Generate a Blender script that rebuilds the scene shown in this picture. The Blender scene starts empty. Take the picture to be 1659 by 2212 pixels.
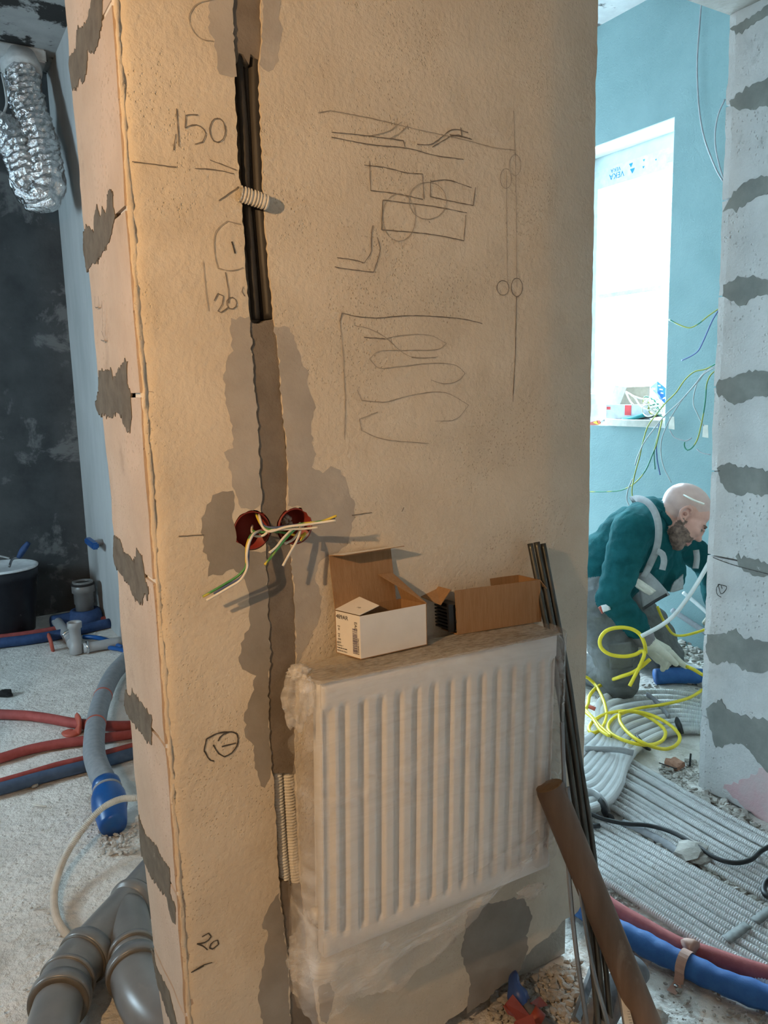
import bpy, bmesh, math, random
import numpy as np
from mathutils import Vector, Matrix, noise
from mathutils.geometry import delaunay_2d_cdt

sc = bpy.context.scene
COL = sc.collection
R = math.radians
# ------------------------------------------------------------------ camera
FPX, CX, CY, HC = 1680.0, 829.5, 1106.0, 1.37
def basis(yaw, pitch, roll):
    y, p, r = R(yaw), R(pitch), R(roll)
    fw = np.array([math.sin(y)*math.cos(p), math.cos(y)*math.cos(p), -math.sin(p)])
    rt = np.array([math.cos(y), -math.sin(y), 0.0]); up = np.cross(rt, fw)
    return rt*math.cos(r)+up*math.sin(r), -rt*math.sin(r)+up*math.cos(r), fw
RT, UP, FW = basis(31.0, 9.0, -1.45)
cam_data = bpy.data.cameras.new('camera'); cam = bpy.data.objects.new('camera', cam_data); COL.objects.link(cam)
cam_data.sensor_fit = 'VERTICAL'; cam_data.sensor_height = 36.0; cam_data.lens = FPX/2212*36.0
cam_data.clip_start = 0.02; cam_data.clip_end = 100
cam.matrix_world = Matrix(((RT[0], UP[0], -FW[0], 0), (RT[1], UP[1], -FW[1], 0), (RT[2], UP[2], -FW[2], HC), (0, 0, 0, 1)))
sc.camera = cam
# ------------------------------------------------------------------ world, lamp, exposure
world = bpy.data.worlds.new('overcast_sky'); sc.world = world; world.use_nodes = True
bg = world.node_tree.nodes['Background']; bg.inputs[0].default_value = (0.62, 0.86, 1.0, 1); bg.inputs[1].default_value = 62.0
sc.view_settings.view_transform = 'Standard'; sc.view_settings.look = 'None'
sc.view_settings.gamma = 1.0; sc.view_settings.use_curve_mapping = False; sc.view_settings.exposure = 0.0
sc.cycles.use_denoising = True
sc.cycles.max_bounces = 10; sc.cycles.diffuse_bounces = 6; sc.cycles.transparent_max_bounces = 12
LAMP = Vector((-0.73, 0.40, 1.80)); LAMP_W = 80.0; LAMP_COL = (1.0, 0.61, 0.29)
ld = bpy.data.lights.new('work_lamp_bulb', 'POINT'); ld.energy = LAMP_W; ld.color = LAMP_COL; ld.shadow_soft_size = 0.012
lo = bpy.data.objects.new('work_lamp_bulb', ld); lo.location = LAMP; COL.objects.link(lo)
def portal(loc, rot, sx, sy):
    d = bpy.data.lights.new('opening_portal', 'AREA'); d.shape = 'RECTANGLE'; d.size = sx; d.size_y = sy; d.cycles.is_portal = True
    o = bpy.data.objects.new('opening_portal', d); o.location = loc; o.rotation_euler = rot; COL.objects.link(o)

# ------------------------------------------------------------------ measuring: a photograph pixel meets a known plane of the place
def ray(px, py): return FW + RT*(px-CX)/FPX - UP*(py-CY)/FPX
def V(px, py, depth): d = ray(px, py)*depth; return Vector((d[0], d[1], d[2]+HC))
def PY(px, py, Y): d = ray(px, py); d = d*Y/d[1]; return Vector((d[0], d[1], d[2]+HC))
def PX(px, py, X): d = ray(px, py); d = d*X/d[0]; return Vector((d[0], d[1], d[2]+HC))
def F(px, py, z=0.0): d = ray(px, py); d = d*(z-HC)/d[2]; return Vector((d[0], d[1], z))
WY, NX, JX, JY, WINX, CEIL, BACKY, PARTX = 1.2, 0.299, 2.17, 1.58, 3.37, 3.26, 5.25, 0.90
RNG = random.Random(7)

# ------------------------------------------------------------------ object helpers
def tag(o, label=None, cat=None, group=None, kind=None):
    if label: o['label'] = label
    if cat: o['category'] = cat
    if group: o['group'] = group
    if kind: o['kind'] = kind
    return o
def empty(name, loc, label, cat, group=None):
    o = bpy.data.objects.new(name, None); o.location = loc; o.empty_display_size = 0.05; COL.objects.link(o)
    bpy.context.view_layer.update()
    return tag(o, label, cat, group)
def link_mesh(name, me, m=None, parent=None, smooth=False):
    if m is not None:
        for mm in (m if isinstance(m, (list, tuple)) else [m]): me.materials.append(mm)
    if smooth: me.polygons.foreach_set('use_smooth', np.ones(len(me.polygons), dtype=bool))
    o = bpy.data.objects.new(name, me); COL.objects.link(o)
    if parent is not None:
        o.parent = parent
        o.matrix_parent_inverse = Matrix.Translation(-Vector(parent.location)) if parent.parent is None else Matrix()
        if parent.parent is not None: o.matrix_parent_inverse = parent.matrix_world.inverted()
    return o
def mesh(name, verts, faces, m=None, parent=None, smooth=False):
    me = bpy.data.meshes.new(name); me.from_pydata([tuple(v) for v in verts], [], faces); me.update()
    return link_mesh(name, me, m, parent, smooth)
def from_bm(name, bm, m=None, parent=None, smooth=False, bevel=0):
    if bevel: bmesh.ops.bevel(bm, geom=bm.edges[:], offset=bevel, segments=2, affect='EDGES', clamp_overlap=True)
    bmesh.ops.recalc_face_normals(bm, faces=bm.faces[:])
    me = bpy.data.meshes.new(name); bm.to_mesh(me); bm.free()
    return link_mesh(name, me, m, parent, smooth)
def bm_box(bm, lo, hi, mat=None):
    r = bmesh.ops.create_cube(bm, size=1.0); vs = r['verts']
    for v in vs:
        c = Vector([(lo[i]+hi[i])/2+v.co[i]*(hi[i]-lo[i]) for i in range(3)])
        v.co = (mat @ c) if mat else c
    return vs
def box(name, lo, hi, m, parent=None, bevel=0, mat=None):
    bm = bmesh.new(); bm_box(bm, lo, hi, mat); return from_bm(name, bm, m, parent, bevel=bevel)
def catmull(pts, step):
    P = [np.array(p, float) for p in pts]
    if len(P) == 2: dense = [P[0]+(P[1]-P[0])*t for t in np.linspace(0, 1, 40)]
    else:
        P = [2*P[0]-P[1]]+P+[2*P[-1]-P[-2]]; dense = []
        for i in range(1, len(P)-2):
            p0, p1, p2, p3 = P[i-1:i+3]
            a, b = np.linalg.norm(p1-p0)**.5+1e-9, np.linalg.norm(p2-p1)**.5+1e-9; c = np.linalg.norm(p3-p2)**.5+1e-9
            m1 = (p2-p1)+b*((p1-p0)/a-(p2-p0)/(a+b)); m2 = (p2-p1)+b*((p3-p2)/c-(p3-p1)/(b+c))
            for t in np.linspace(0, 1, 24, endpoint=False):
                dense.append((2*t**3-3*t*t+1)*p1+(t**3-2*t*t+t)*m1+(-2*t**3+3*t*t)*p2+(t**3-t*t)*m2)
        dense.append(P[-2])
    dense = np.array(dense); seg = np.linalg.norm(np.diff(dense, axis=0), axis=1); s = np.concatenate([[0], np.cumsum(seg)])
    n = max(2, int(s[-1]/step)+1); q = np.linspace(0, s[-1], n)
    return np.stack([np.interp(q, s, dense[:, k]) for k in range(3)], 1), q
def tube_data(pts, r, sides=10, step=0.01, rfun=None, cap=True, flat=1.0):
    C, s = catmull(pts, step); n = len(C)
    T = np.gradient(C, axis=0); T /= np.linalg.norm(T, axis=1)[:, None]+1e-12
    u = np.cross(T[0], [0, 0, 1.0]);
    if np.linalg.norm(u) < 0.05: u = np.cross(T[0], [1.0, 0, 0])
    u /= np.linalg.norm(u); U = []
    for i in range(n):
        u = u - T[i]*(u@T[i]); u /= np.linalg.norm(u); U.append(u)
    U = np.array(U); W = np.cross(T, U); a = np.arange(sides)*2*math.pi/sides
    rr = np.full((n, sides), r) if rfun is None else np.array(rfun(s, a)).reshape(n, -1)*np.ones((1, sides))
    v = C[:, None, :]+rr[:, :, None]*(U[:, None, :]*np.cos(a)[None, :, None]+flat*W[:, None, :]*np.sin(a)[None, :, None])
    v = v.reshape(-1, 3); f = []
    for i in range(n-1):
        for j in range(sides):
            k = (j+1) % sides; f.append((i*sides+j, i*sides+k, (i+1)*sides+k, (i+1)*sides+j))
    if cap: f += [tuple(range(sides-1, -1, -1)), tuple((n-1)*sides+j for j in range(sides))]
    return v, f
def tube(name, pts, r, m, parent=None, sides=10, step=0.01, rfun=None, cap=True, smooth=True, flat=1.0):
    v, f = tube_data(pts, r, sides, step, rfun, cap, flat); return mesh(name, v, f, m, parent, smooth)
def corr(r, pitch=0.005, amp=0.13):   # corrugated hose profile
    return lambda s, a: (r*(1-amp+amp*np.sign(np.sin(s*2*math.pi/pitch+.3))))[:, None]
def conduit(name, pts, r, m, parent=None, pitch=0.005, sides=10):
    return tube(name, pts, r, m, parent, sides, pitch/2, corr(r, pitch), True, False)
def lathe(name, prof, m, origin, axis, parent=None, n=28, smooth=True):
    z = Vector(axis).normalized(); x = z.orthogonal().normalized(); y = z.cross(x); o = Vector(origin); v = []; f = []
    for (r, h) in prof:
        for k in range(n):
            a = 2*math.pi*k/n; v.append(o+z*h+x*(r*math.cos(a))+y*(r*math.sin(a)))
    for i in range(len(prof)-1):
        for k in range(n):
            q = (k+1) % n; f.append((i*n+k, i*n+q, (i+1)*n+q, (i+1)*n+k))
    if prof[0][0] > 1e-5: f.append(tuple(range(n-1, -1, -1)))
    if prof[-1][0] > 1e-5: f.append(tuple((len(prof)-1)*n+k for k in range(n)))
    return mesh(name, v, f, m, parent, smooth)

# ------------------------------------------------------------------ materials
def new_mat(name):
    m = bpy.data.materials.new(name); m.use_nodes = True; nt = m.node_tree
    return m, nt, nt.nodes['Principled BSDF']
def N(nt, t, **kw):
    n = nt.nodes.new(t)
    for k, v in kw.items():
        if k.startswith('i_'):
            key = k[2:]; n.inputs[int(key) if key.isdigit() else key.replace('_', ' ')].default_value = v
        else: setattr(n, k, v)
    return n
def c4(c): return (c[0], c[1], c[2], 1.0)
def srgb(r, g, b): return tuple(((v/255)/12.92 if v/255 <= .04045 else ((v/255+.055)/1.055)**2.4) for v in (r, g, b))
def rough(name, c1, c2, scale=8, rough_=0.85, bump=0.3, bscale=90, c3=None, t3=(0.55, 0.65), s3=5, pits=0.0, pscale=60, metal=0.0, dist=0.004, spec=0.3, stretch=None, detail=6):
    m, nt, b = new_mat(name); L = nt.links.new
    tc = N(nt, 'ShaderNodeTexCoord'); src = tc.outputs['Object']
    if stretch:
        mp = N(nt, 'ShaderNodeMapping'); mp.inputs['Scale'].default_value = stretch; L(src, mp.inputs[0]); src = mp.outputs[0]
    n1 = N(nt, 'ShaderNodeTexNoise', i_Scale=scale, i_Detail=detail, i_Roughness=0.6); L(src, n1.inputs['Vector'])
    r1 = N(nt, 'ShaderNodeValToRGB'); r1.color_ramp.elements[0].position = .35; r1.color_ramp.elements[1].position = .65
    r1.color_ramp.elements[0].color = c4(c1); r1.color_ramp.elements[1].color = c4(c2); L(n1.outputs[0], r1.inputs[0]); col = r1.outputs[0]
    if c3:
        n3 = N(nt, 'ShaderNodeTexNoise', i_Scale=s3, i_Detail=8, i_Roughness=0.65, i_Distortion=.4); L(src, n3.inputs['Vector'])
        r3 = N(nt, 'ShaderNodeMapRange', i_1=t3[0], i_2=t3[1]); L(n3.outputs[0], r3.inputs[0])
        mx = N(nt, 'ShaderNodeMix', data_type='RGBA'); L(r3.outputs[0], mx.inputs[0]); L(col, mx.inputs[6]); mx.inputs[7].default_value = c4(c3); col = mx.outputs[2]
    L(col, b.inputs['Base Color']); b.inputs['Roughness'].default_value = rough_; b.inputs['Metallic'].default_value = metal
    b.inputs['Specular IOR Level'].default_value = spec
    if bump:
        n2 = N(nt, 'ShaderNodeTexNoise', i_Scale=bscale, i_Detail=5, i_Roughness=.6); L(src, n2.inputs['Vector']); h = n2.outputs[0]
        if pits:
            vo = N(nt, 'ShaderNodeTexVoronoi', i_Scale=pscale); L(src, vo.inputs['Vector'])
            mr = N(nt, 'ShaderNodeMapRange', i_1=.05, i_2=.28, i_3=-pits, i_4=0.0); L(vo.outputs['Distance'], mr.inputs[0])
            nm = N(nt, 'ShaderNodeTexNoise', i_Scale=6.0, i_Detail=2); L(src, nm.inputs['Vector'])
            g = N(nt, 'ShaderNodeMapRange', i_1=.45, i_2=.6); L(nm.outputs[0], g.inputs[0])
            mu = N(nt, 'ShaderNodeMath', operation='MULTIPLY'); L(mr.outputs[0], mu.inputs[0]); L(g.outputs[0], mu.inputs[1])
            ad = N(nt, 'ShaderNodeMath', operation='ADD'); L(h, ad.inputs[0]); L(mu.outputs[0], ad.inputs[1]); h = ad.outputs[0]
        bp = N(nt, 'ShaderNodeBump', i_Strength=bump, i_Distance=dist); L(h, bp.inputs['Height']); L(bp.outputs[0], b.inputs['Normal'])
    return m
def plain(name, c, rough_=0.5, metal=0.0, spec=0.4, var=0.12, bump=0.0, bscale=200, scale=25):
    return rough(name, tuple(v*(1-var) for v in c), tuple(min(1, v*(1+var)) for v in c), scale, rough_, bump, bscale, metal=metal, spec=spec, dist=0.001)
M = {}
M['plaster'] = rough('lime_plaster', (.55, .485, .395), (.63, .565, .47), 5, .9, .85, 85, c3=(.49, .43, .345), t3=(.52, .75), s3=3, pits=.4, pscale=170, dist=.0035)
M['bead'] = rough('corner_plaster', (.60, .52, .38), (.70, .61, .45), 20, .9, .8, 160, pits=1.0, pscale=160, dist=.004)
M['block'] = rough('aerated_block', (.41, .315, .24), (.48, .375, .295), 6, .92, .55, 120, c3=(.35, .27, .205), t3=(.60, .75), s3=9, pits=1.4, pscale=110, dist=.003)
M['smear'] = rough('cement_smear', (.09, .075, .057), (.14, .118, .092), 30, .9, .5, 180, c3=(.42, .38, .33), t3=(.66, .74), s3=40, dist=.002)
M['putty'] = rough('levelling_putty', (.34, .315, .285), (.42, .39, .35), 9, .88, .35, 120, c3=(.47, .43, .375), t3=(.55, .72), s3=10, pits=.5, pscale=150, dist=.002)
M['putty_dark'] = rough('damp_putty', (.24, .22, .195), (.30, .275, .245), 12, .88, .3, 120, dist=.002)
M['fill'] = rough('chase_mortar', (.155, .13, .105), (.21, .18, .15), 16, .9, .5, 210, pits=.8, pscale=220, dist=.002)
M['core'] = rough('chase_core', (.40, .37, .32), (.48, .44, .38), 20, .92, .7, 90, dist=.006)
M['pencil'] = plain('pencil', (.055, .05, .045), .8)
M['pencil_faint'] = plain('pencil_faint', (.30, .265, .22), .9)
M['pencil_mid'] = plain('pencil_mid', (.15, .13, .11), .9)
M['floor'] = rough('dusty_slab', (.60, .575, .54), (.76, .735, .695), 7, .95, 1.0, 38, c3=(.44, .41, .37), t3=(.56, .7), s3=4, pits=.3, pscale=45, dist=.016)
M['ceiling'] = rough('mouldy_ceiling', (.30, .31, .31), (.40, .41, .41), 6, .9, .3, 60, c3=(.03, .03, .03), t3=(.53, .57), s3=3.2)
M['lintel'] = rough('raw_concrete', (.24, .23, .21), (.34, .325, .30), 9, .9, .6, 70, c3=(.17, .16, .15), t3=(.55, .6), s3=6)
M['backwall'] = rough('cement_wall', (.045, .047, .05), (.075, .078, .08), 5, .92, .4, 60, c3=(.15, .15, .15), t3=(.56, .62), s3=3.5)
M['partition'] = rough('pale_render', (.40, .41, .41), (.48, .49, .49), 6, .9, .3, 60, stretch=(1, 1, .3))
M['teal'] = rough('primed_render', (.185, .295, .310), (.215, .33, .345), 4, .85, .7, 120, dist=.003, pits=.5, pscale=120)
M['reveal'] = rough('white_reveal', (.70, .76, .76), (.78, .83, .83), 12, .8, .3, 90)
M['roomwall'] = plain('room_render', (.27, .26, .25), .9)
M['jamb'] = rough('jamb_block', (.45, .45, .45), (.54, .54, .54), 8, .92, .6, 120, c3=(.37, .37, .365), t3=(.58, .72), s3=9, pits=1.8, pscale=70, dist=.004)
M['jsmear'] = rough('jamb_smear', (.17, .175, .165), (.23, .235, .22), 14, .9, .4, 150, c3=(.42, .42, .41), t3=(.68, .75), s3=34, dist=.002)
M['pinkstain'] = rough('pink_stain', (.55, .36, .38), (.50, .42, .42), 9, .9, .4, 120)
M['upvc'] = plain('upvc', (.78, .80, .82), .3, spec=.5)
M['film_blue'] = plain('print_blue', srgb(40, 140, 200), .5)
M['black_pipe'] = rough('black_pipe', (.020, .018, .016), (.045, .04, .034), 30, .5, .2, 100, c3=(.22, .19, .155), t3=(.68, .76), s3=25, stretch=(1, 1, .15))
M['conduit'] = rough('grey_conduit', (.60, .62, .62), (.68, .695, .695), 12, .5, 0, spec=.4, c3=(.50, .49, .46), t3=(.6, .75), s3=20)
M['conduit_warm'] = plain('white_conduit', (.56, .54, .50), .5)
M['red_box'] = plain('red_box', (.20, .022, .014), .5)
M['dark'] = plain('dark_void', (.012, .01, .01), .8)
M['w_white'] = plain('wire_white', (.70, .68, .62), .45)
M['w_blue'] = plain('wire_blue', (.06, .09, .20), .45)
M['w_grey'] = plain('wire_grey', (.30, .31, .33), .45)
def striped(name, c1, c2, scale=22):
    m, nt, b = new_mat(name); L = nt.links.new; tc = N(nt, 'ShaderNodeTexCoord'); n = N(nt, 'ShaderNodeTexNoise', i_Scale=scale, i_Detail=1); L(tc.outputs['Object'], n.inputs['Vector'])
    r = N(nt, 'ShaderNodeValToRGB'); r.color_ramp.elements[0].position = .47; r.color_ramp.elements[1].position = .53
    r.color_ramp.elements[0].color = c4(c1); r.color_ramp.elements[1].color = c4(c2); L(n.outputs[0], r.inputs[0]); L(r.outputs[0], b.inputs['Base Color']); b.inputs['Roughness'].default_value = .45; return m
M['w_yg'] = striped('wire_yellow_green', (.62, .48, .05), (.06, .26, .08), 26)
M['w_yg_far'] = striped('wire_earth', (.26, .29, .05), (.02, .17, .10), 8)
M['rad'] = plain('radiator_enamel', (.66, .655, .645), .35, spec=.5, var=.02)
M['kraft'] = rough('kraft_card', (.27, .155, .075), (.32, .19, .095), 30, .8, .25, 70, stretch=(6, 6, .6))
M['white_card'] = plain('white_card', (.74, .72, .69), .6, var=.03)
M['print'] = plain('print_black', (.02, .02, .03), .7)
M['black_plastic'] = plain('black_plastic', (.012, .012, .013), .3, spec=.5)
M['steel'] = rough('oiled_steel', (.06, .065, .06), (.13, .13, .12), 40, .38, .2, 120, metal=.8, stretch=(1, 1, .1))
M['zinc'] = rough('zinc_steel', (.16, .17, .18), (.30, .31, .32), 30, .35, .1, 120, metal=.85, stretch=(1, 1, .1))
M['wood'] = rough('worn_wood', (.125, .080, .054), (.195, .130, .092), 14, .6, .3, 60, c3=(.27, .205, .155), t3=(.58, .72), s3=10, stretch=(1, 1, .12), dist=.002)
M['wood_end'] = rough('wood_end', (.22, .115, .05), (.30, .17, .08), 40, .8, .5, 120)
M['sewer'] = rough('grey_drainpipe', (.135, .135, .135), (.175, .172, .168), 8, .32, 0, spec=.5, c3=(.24, .225, .20), t3=(.60, .8), s3=6)
M['rubber'] = plain('seal_ring', (.105, .095, .08), .45)
M['foam_grey'] = rough('grey_foam', (.23, .24, .26), (.28, .29, .31), 60, .8, .4, 300, dist=.001)
M['foam_dark'] = rough('dark_foam', (.07, .073, .08), (.11, .112, .12), 50, .8, .4, 300, dist=.001)
M['foam_red'] = rough('red_foam', (.26, .05, .045), (.34, .075, .068), 30, .7, .3, 200, dist=.001)
M['foam_pink'] = rough('dusty_red_foam', (.32, .085, .085), (.40, .125, .12), 30, .8, .4, 200, dist=.001)
M['foam_blue'] = rough('blue_foam', (.028, .10, .30), (.04, .14, .38), 25, .6, .5, 80, dist=.002)
M['foam_navy'] = rough('navy_foam', (.02, .045, .12), (.035, .07, .17), 30, .7, .3, 200, dist=.001)
M['blue_cap'] = plain('blue_plastic', (.008, .075, .27), .35, spec=.5)
M['red_tape'] = plain('red_tape', (.42, .09, .06), .5)
M['duct'] = rough('foil', (.50, .51, .52), (.80, .81, .82), 30, .22, .9, 45, metal=1.0, dist=.012)
M['white_plastic'] = plain('white_plastic', (.52, .53, .53), .5)
M['bucket'] = rough('black_bucket', (.012, .013, .018), (.02, .022, .028), 10, .45, 0, c3=(.30, .30, .29), t3=(.66, .70), s3=14)
M['bucket_in'] = rough('cement_lining', (.30, .31, .31), (.40, .41, .41), 12, .9, .4, 60)
M['teal_wool'] = rough('teal_sweater', (.006, .058, .066), (.013, .095, .105), 9, .95, .6, 160, dist=.003, spec=.1)
M['grey_cloth'] = rough('grey_workwear', (.10, .105, .105), (.16, .165, .165), 8, .9, .6, 60, dist=.006, spec=.15)
M['strap_cloth'] = plain('grey_strap', (.30, .31, .32), .85)
M['skin'] = rough('skin', (.46, .235, .19), (.56, .31, .255), 14, .5, .15, 200, spec=.35, dist=.001)
M['stubble'] = rough('beard', (.10, .068, .058), (.25, .165, .135), 60, .8, .6, 300, dist=.002)
M['shaved'] = rough('shaved_scalp', (.40, .26, .23), (.48, .33, .295), 10, .42, .1, 300, spec=.4)
M['glove'] = rough('cotton_glove', (.56, .54, .45), (.66, .64, .54), 20, .95, .6, 260, dist=.002)
M['cuff'] = plain('grey_knit', (.22, .20, .215), .95, bump=.5)
M['dark_cloth'] = plain('dark_cloth', (.012, .013, .018), .9)
M['yellow'] = plain('yellow_jacket', (.72, .58, .03), .45, var=.08)
M['black_rubber'] = plain('black_rubber', (.015, .016, .017), .5)
M['rubble'] = rough('rubble', (.26, .245, .22), (.42, .40, .365), 15, .95, .6, 80)
M['rubble_pale'] = rough('pale_crumbs', (.40, .38, .35), (.55, .53, .50), 15, .95, .4, 80)
M['brickbit'] = rough('brick_bit', (.28, .14, .09), (.36, .2, .14), 30, .95, .5, 80)
M['tape_grey'] = plain('grey_tape', (.33, .34, .34), .5)
M['label_paper'] = plain('label_paper', (.60, .58, .52), .7)
M['orange_clip'] = plain('perforated_band', (.46, .27, .21), .6)
M['sill_board'] = plain('sill_board', (.50, .49, .45), .8)
def film_mat(name='stretch_film', lo=.09, hi=.32):
    m, nt, b = new_mat(name); L = nt.links.new; out = nt.nodes['Material Output']
    tc = N(nt, 'ShaderNodeTexCoord'); mp = N(nt, 'ShaderNodeMapping'); mp.inputs['Scale'].default_value = (1.6, 3, 11); mp.inputs['Rotation'].default_value = (0, R(24), 0)
    L(tc.outputs['Object'], mp.inputs[0]); n = N(nt, 'ShaderNodeTexNoise', i_Scale=1.7, i_Detail=7, i_Roughness=.62, i_Distortion=1.2); L(mp.outputs[0], n.inputs['Vector'])
    r = N(nt, 'ShaderNodeMapRange', i_1=.42, i_2=.74, i_3=lo, i_4=hi); L(n.outputs[0], r.inputs[0])
    n2 = N(nt, 'ShaderNodeTexNoise', i_Scale=.9, i_Detail=1.5, i_Roughness=.4, i_Distortion=1.6); L(mp.outputs[0], n2.inputs['Vector']); sb = N(nt, 'ShaderNodeMath', operation='SUBTRACT', i_1=.5); L(n2.outputs[0], sb.inputs[0]); ab = N(nt, 'ShaderNodeMath', operation='ABSOLUTE'); L(sb.outputs[0], ab.inputs[0]); rg = N(nt, 'ShaderNodeMapRange', i_1=0.0, i_2=.006, i_3=.03, i_4=0.0); L(ab.outputs[0], rg.inputs[0]); ad = N(nt, 'ShaderNodeMath', operation='ADD', use_clamp=True); L(r.outputs[0], ad.inputs[0]); L(rg.outputs[0], ad.inputs[1])
    b.inputs['Base Color'].default_value = (.86, .85, .84, 1); b.inputs['Roughness'].default_value = .25; b.inputs['Specular IOR Level'].default_value = .6
    bp = N(nt, 'ShaderNodeBump', i_Strength=.35, i_Distance=.01); L(n.outputs[0], bp.inputs['Height']); L(bp.outputs[0], b.inputs['Normal'])
    tr = N(nt, 'ShaderNodeBsdfTransparent'); tr.inputs[0].default_value = (.97, .97, .97, 1)
    mx = N(nt, 'ShaderNodeMixShader'); L(ad.outputs[0], mx.inputs[0]); L(tr.outputs[0], mx.inputs[1]); L(b.outputs[0], mx.inputs[2]); L(mx.outputs[0], out.inputs[0]); return m
M['film'] = film_mat(); M['film_dense'] = film_mat('gathered_film', .14, .55)
def glass_mat():
    m, nt, b = new_mat('window_glass'); L = nt.links.new; out = nt.nodes['Material Output']
    tr = N(nt, 'ShaderNodeBsdfTransparent'); gl = N(nt, 'ShaderNodeBsdfGlossy', i_Roughness=.02); mx = N(nt, 'ShaderNodeMixShader', i_0=.05); L(tr.outputs[0], mx.inputs[1]); L(gl.outputs[0], mx.inputs[2]); L(mx.outputs[0], out.inputs[0]); return m
M['glass'] = glass_mat()

# ------------------------------------------------------------------ polygon filling with constrained triangulation
def ragged(pts, step=0.012, amp=0.003, seed=1, closed=True):
    rr = random.Random(seed); out = []; n = len(pts)
    for i in range(n if closed else n-1):
        a, b = Vector(pts[i]), Vector(pts[(i+1) % n]); L = (b-a).length; k = max(1, int(L/step))
        nn = Vector((-(b-a).y, (b-a).x))/(L+1e-9)
        for j in range(k): out.append(a.lerp(b, j/k)+nn*(rr.uniform(-amp, amp) if (j or closed) else 0))
    if not closed: out.append(Vector(pts[-1]))
    return out
def spiky(P, amp, seed):
    rr = random.Random(seed+77); return [Vector((p.x, p.y+(rr.random()**3)*amp*rr.choice((-1, 1)))) for p in P]
def in_poly(P, x, y):
    P = np.array([(p[0], p[1]) for p in P]); x = np.asarray(x); y = np.asarray(y); ins = np.zeros(x.shape, bool); j = len(P)-1
    for i in range(len(P)):
        c = ((P[i, 1] > y) != (P[j, 1] > y)) & (x < (P[j, 0]-P[i, 0])*(y-P[i, 1])/(P[j, 1]-P[i, 1]+1e-15)+P[i, 0]); ins ^= c; j = i
    return ins
def fill(outer, holes=(), step=0.02, seed=3):
    rr = random.Random(seed); pts = []; edges = []
    for loop in [outer]+list(holes):
        b = len(pts); k = len(loop); pts += [Vector((p[0], p[1])) for p in loop]; edges += [(b+i, b+(i+1) % k) for i in range(k)]
    xs = [p[0] for p in outer]; ys = [p[1] for p in outer]
    gx, gy = np.meshgrid(np.arange(min(xs)+step/2, max(xs), step), np.arange(min(ys)+step/2, max(ys), step))
    gx = gx.ravel(); gy = gy.ravel(); ok = in_poly(outer, gx, gy)
    for h in holes: ok &= ~in_poly(h, gx, gy)
    pts += [Vector((x+rr.uniform(-.2, .2)*step, y+rr.uniform(-.2, .2)*step)) for x, y in zip(gx[ok], gy[ok])]
    v, e, f, *_ = delaunay_2d_cdt(pts, edges, [], 0, 1e-6)
    cx = np.array([sum(v[i].x for i in t)/len(t) for t in f]); cy = np.array([sum(v[i].y for i in t)/len(t) for t in f])
    keep = in_poly(outer, cx, cy)
    for h in holes: keep &= ~in_poly(h, cx, cy)
    return v, [tuple(t) for t, k in zip(f, keep) if k]
def sheet(name, v2, faces, mp, m, parent, back=0.0, backdir=(0, 1, 0), smooth=True):
    """2-D filled polygon mapped to a surface by mp; its borders are folded back to give real thickness."""
    bm = bmesh.new(); used = sorted({i for f in faces for i in f}); idx = {}
    for i in used: idx[i] = bm.verts.new(mp(v2[i].x, v2[i].y))
    for f in faces:
        try: bm.faces.new([idx[i] for i in f])
        except ValueError: pass
    bmesh.ops.recalc_face_normals(bm, faces=bm.faces[:])
    if back:
        be = [e for e in bm.edges if e.is_boundary]
        for e in be: e.smooth = False
        r = bmesh.ops.extrude_edge_only(bm, edges=be)
        nv = [g for g in r['geom'] if isinstance(g, bmesh.types.BMVert)]; bmesh.ops.translate(bm, verts=nv, vec=Vector(backdir)*back)
        for g in r['geom']:
            if isinstance(g, bmesh.types.BMFace): g.smooth = False
    bd = Vector(backdir); s = sum(1 if f.normal.dot(bd) < 0 else -1 for f in bm.faces)
    me = bpy.data.meshes.new(name); bm.to_mesh(me); bm.free()
    return link_mesh(name, me, m, parent, smooth)
def nz(x, y, z=0.0): return noise.noise(Vector((x, y, z)))

# ================================================================== STRUCTURE
def struct(o): o['kind'] = 'structure'; return o
# floor: uneven slab in the visible rooms, plain slab elsewhere
def floor_h(x, y): return -0.004+0.004*nz(x*3, y*3, 2.1)+0.003*nz(x*9, y*9, 5.0)
def build_floor():
    xs = np.arange(-2.6, 4.61, .045); ys = np.arange(-2.2, 5.41, .045); v = []; f = []
    for y in ys:
        for x in xs: v.append((x, y, min(floor_h(x, y), -0.0005)))
    n = len(xs)
    for j in range(len(ys)-1):
        for i in range(n-1): f.append((j*n+i, j*n+i+1, (j+1)*n+i+1, (j+1)*n+i))
    return struct(mesh('floor', v, f, M['floor'], smooth=True))
floor = build_floor()
ceiling = struct(box('ceiling', (-2.7, -2.3, CEIL), (WINX+.32, 5.4, CEIL+.15), M['ceiling']))

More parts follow.
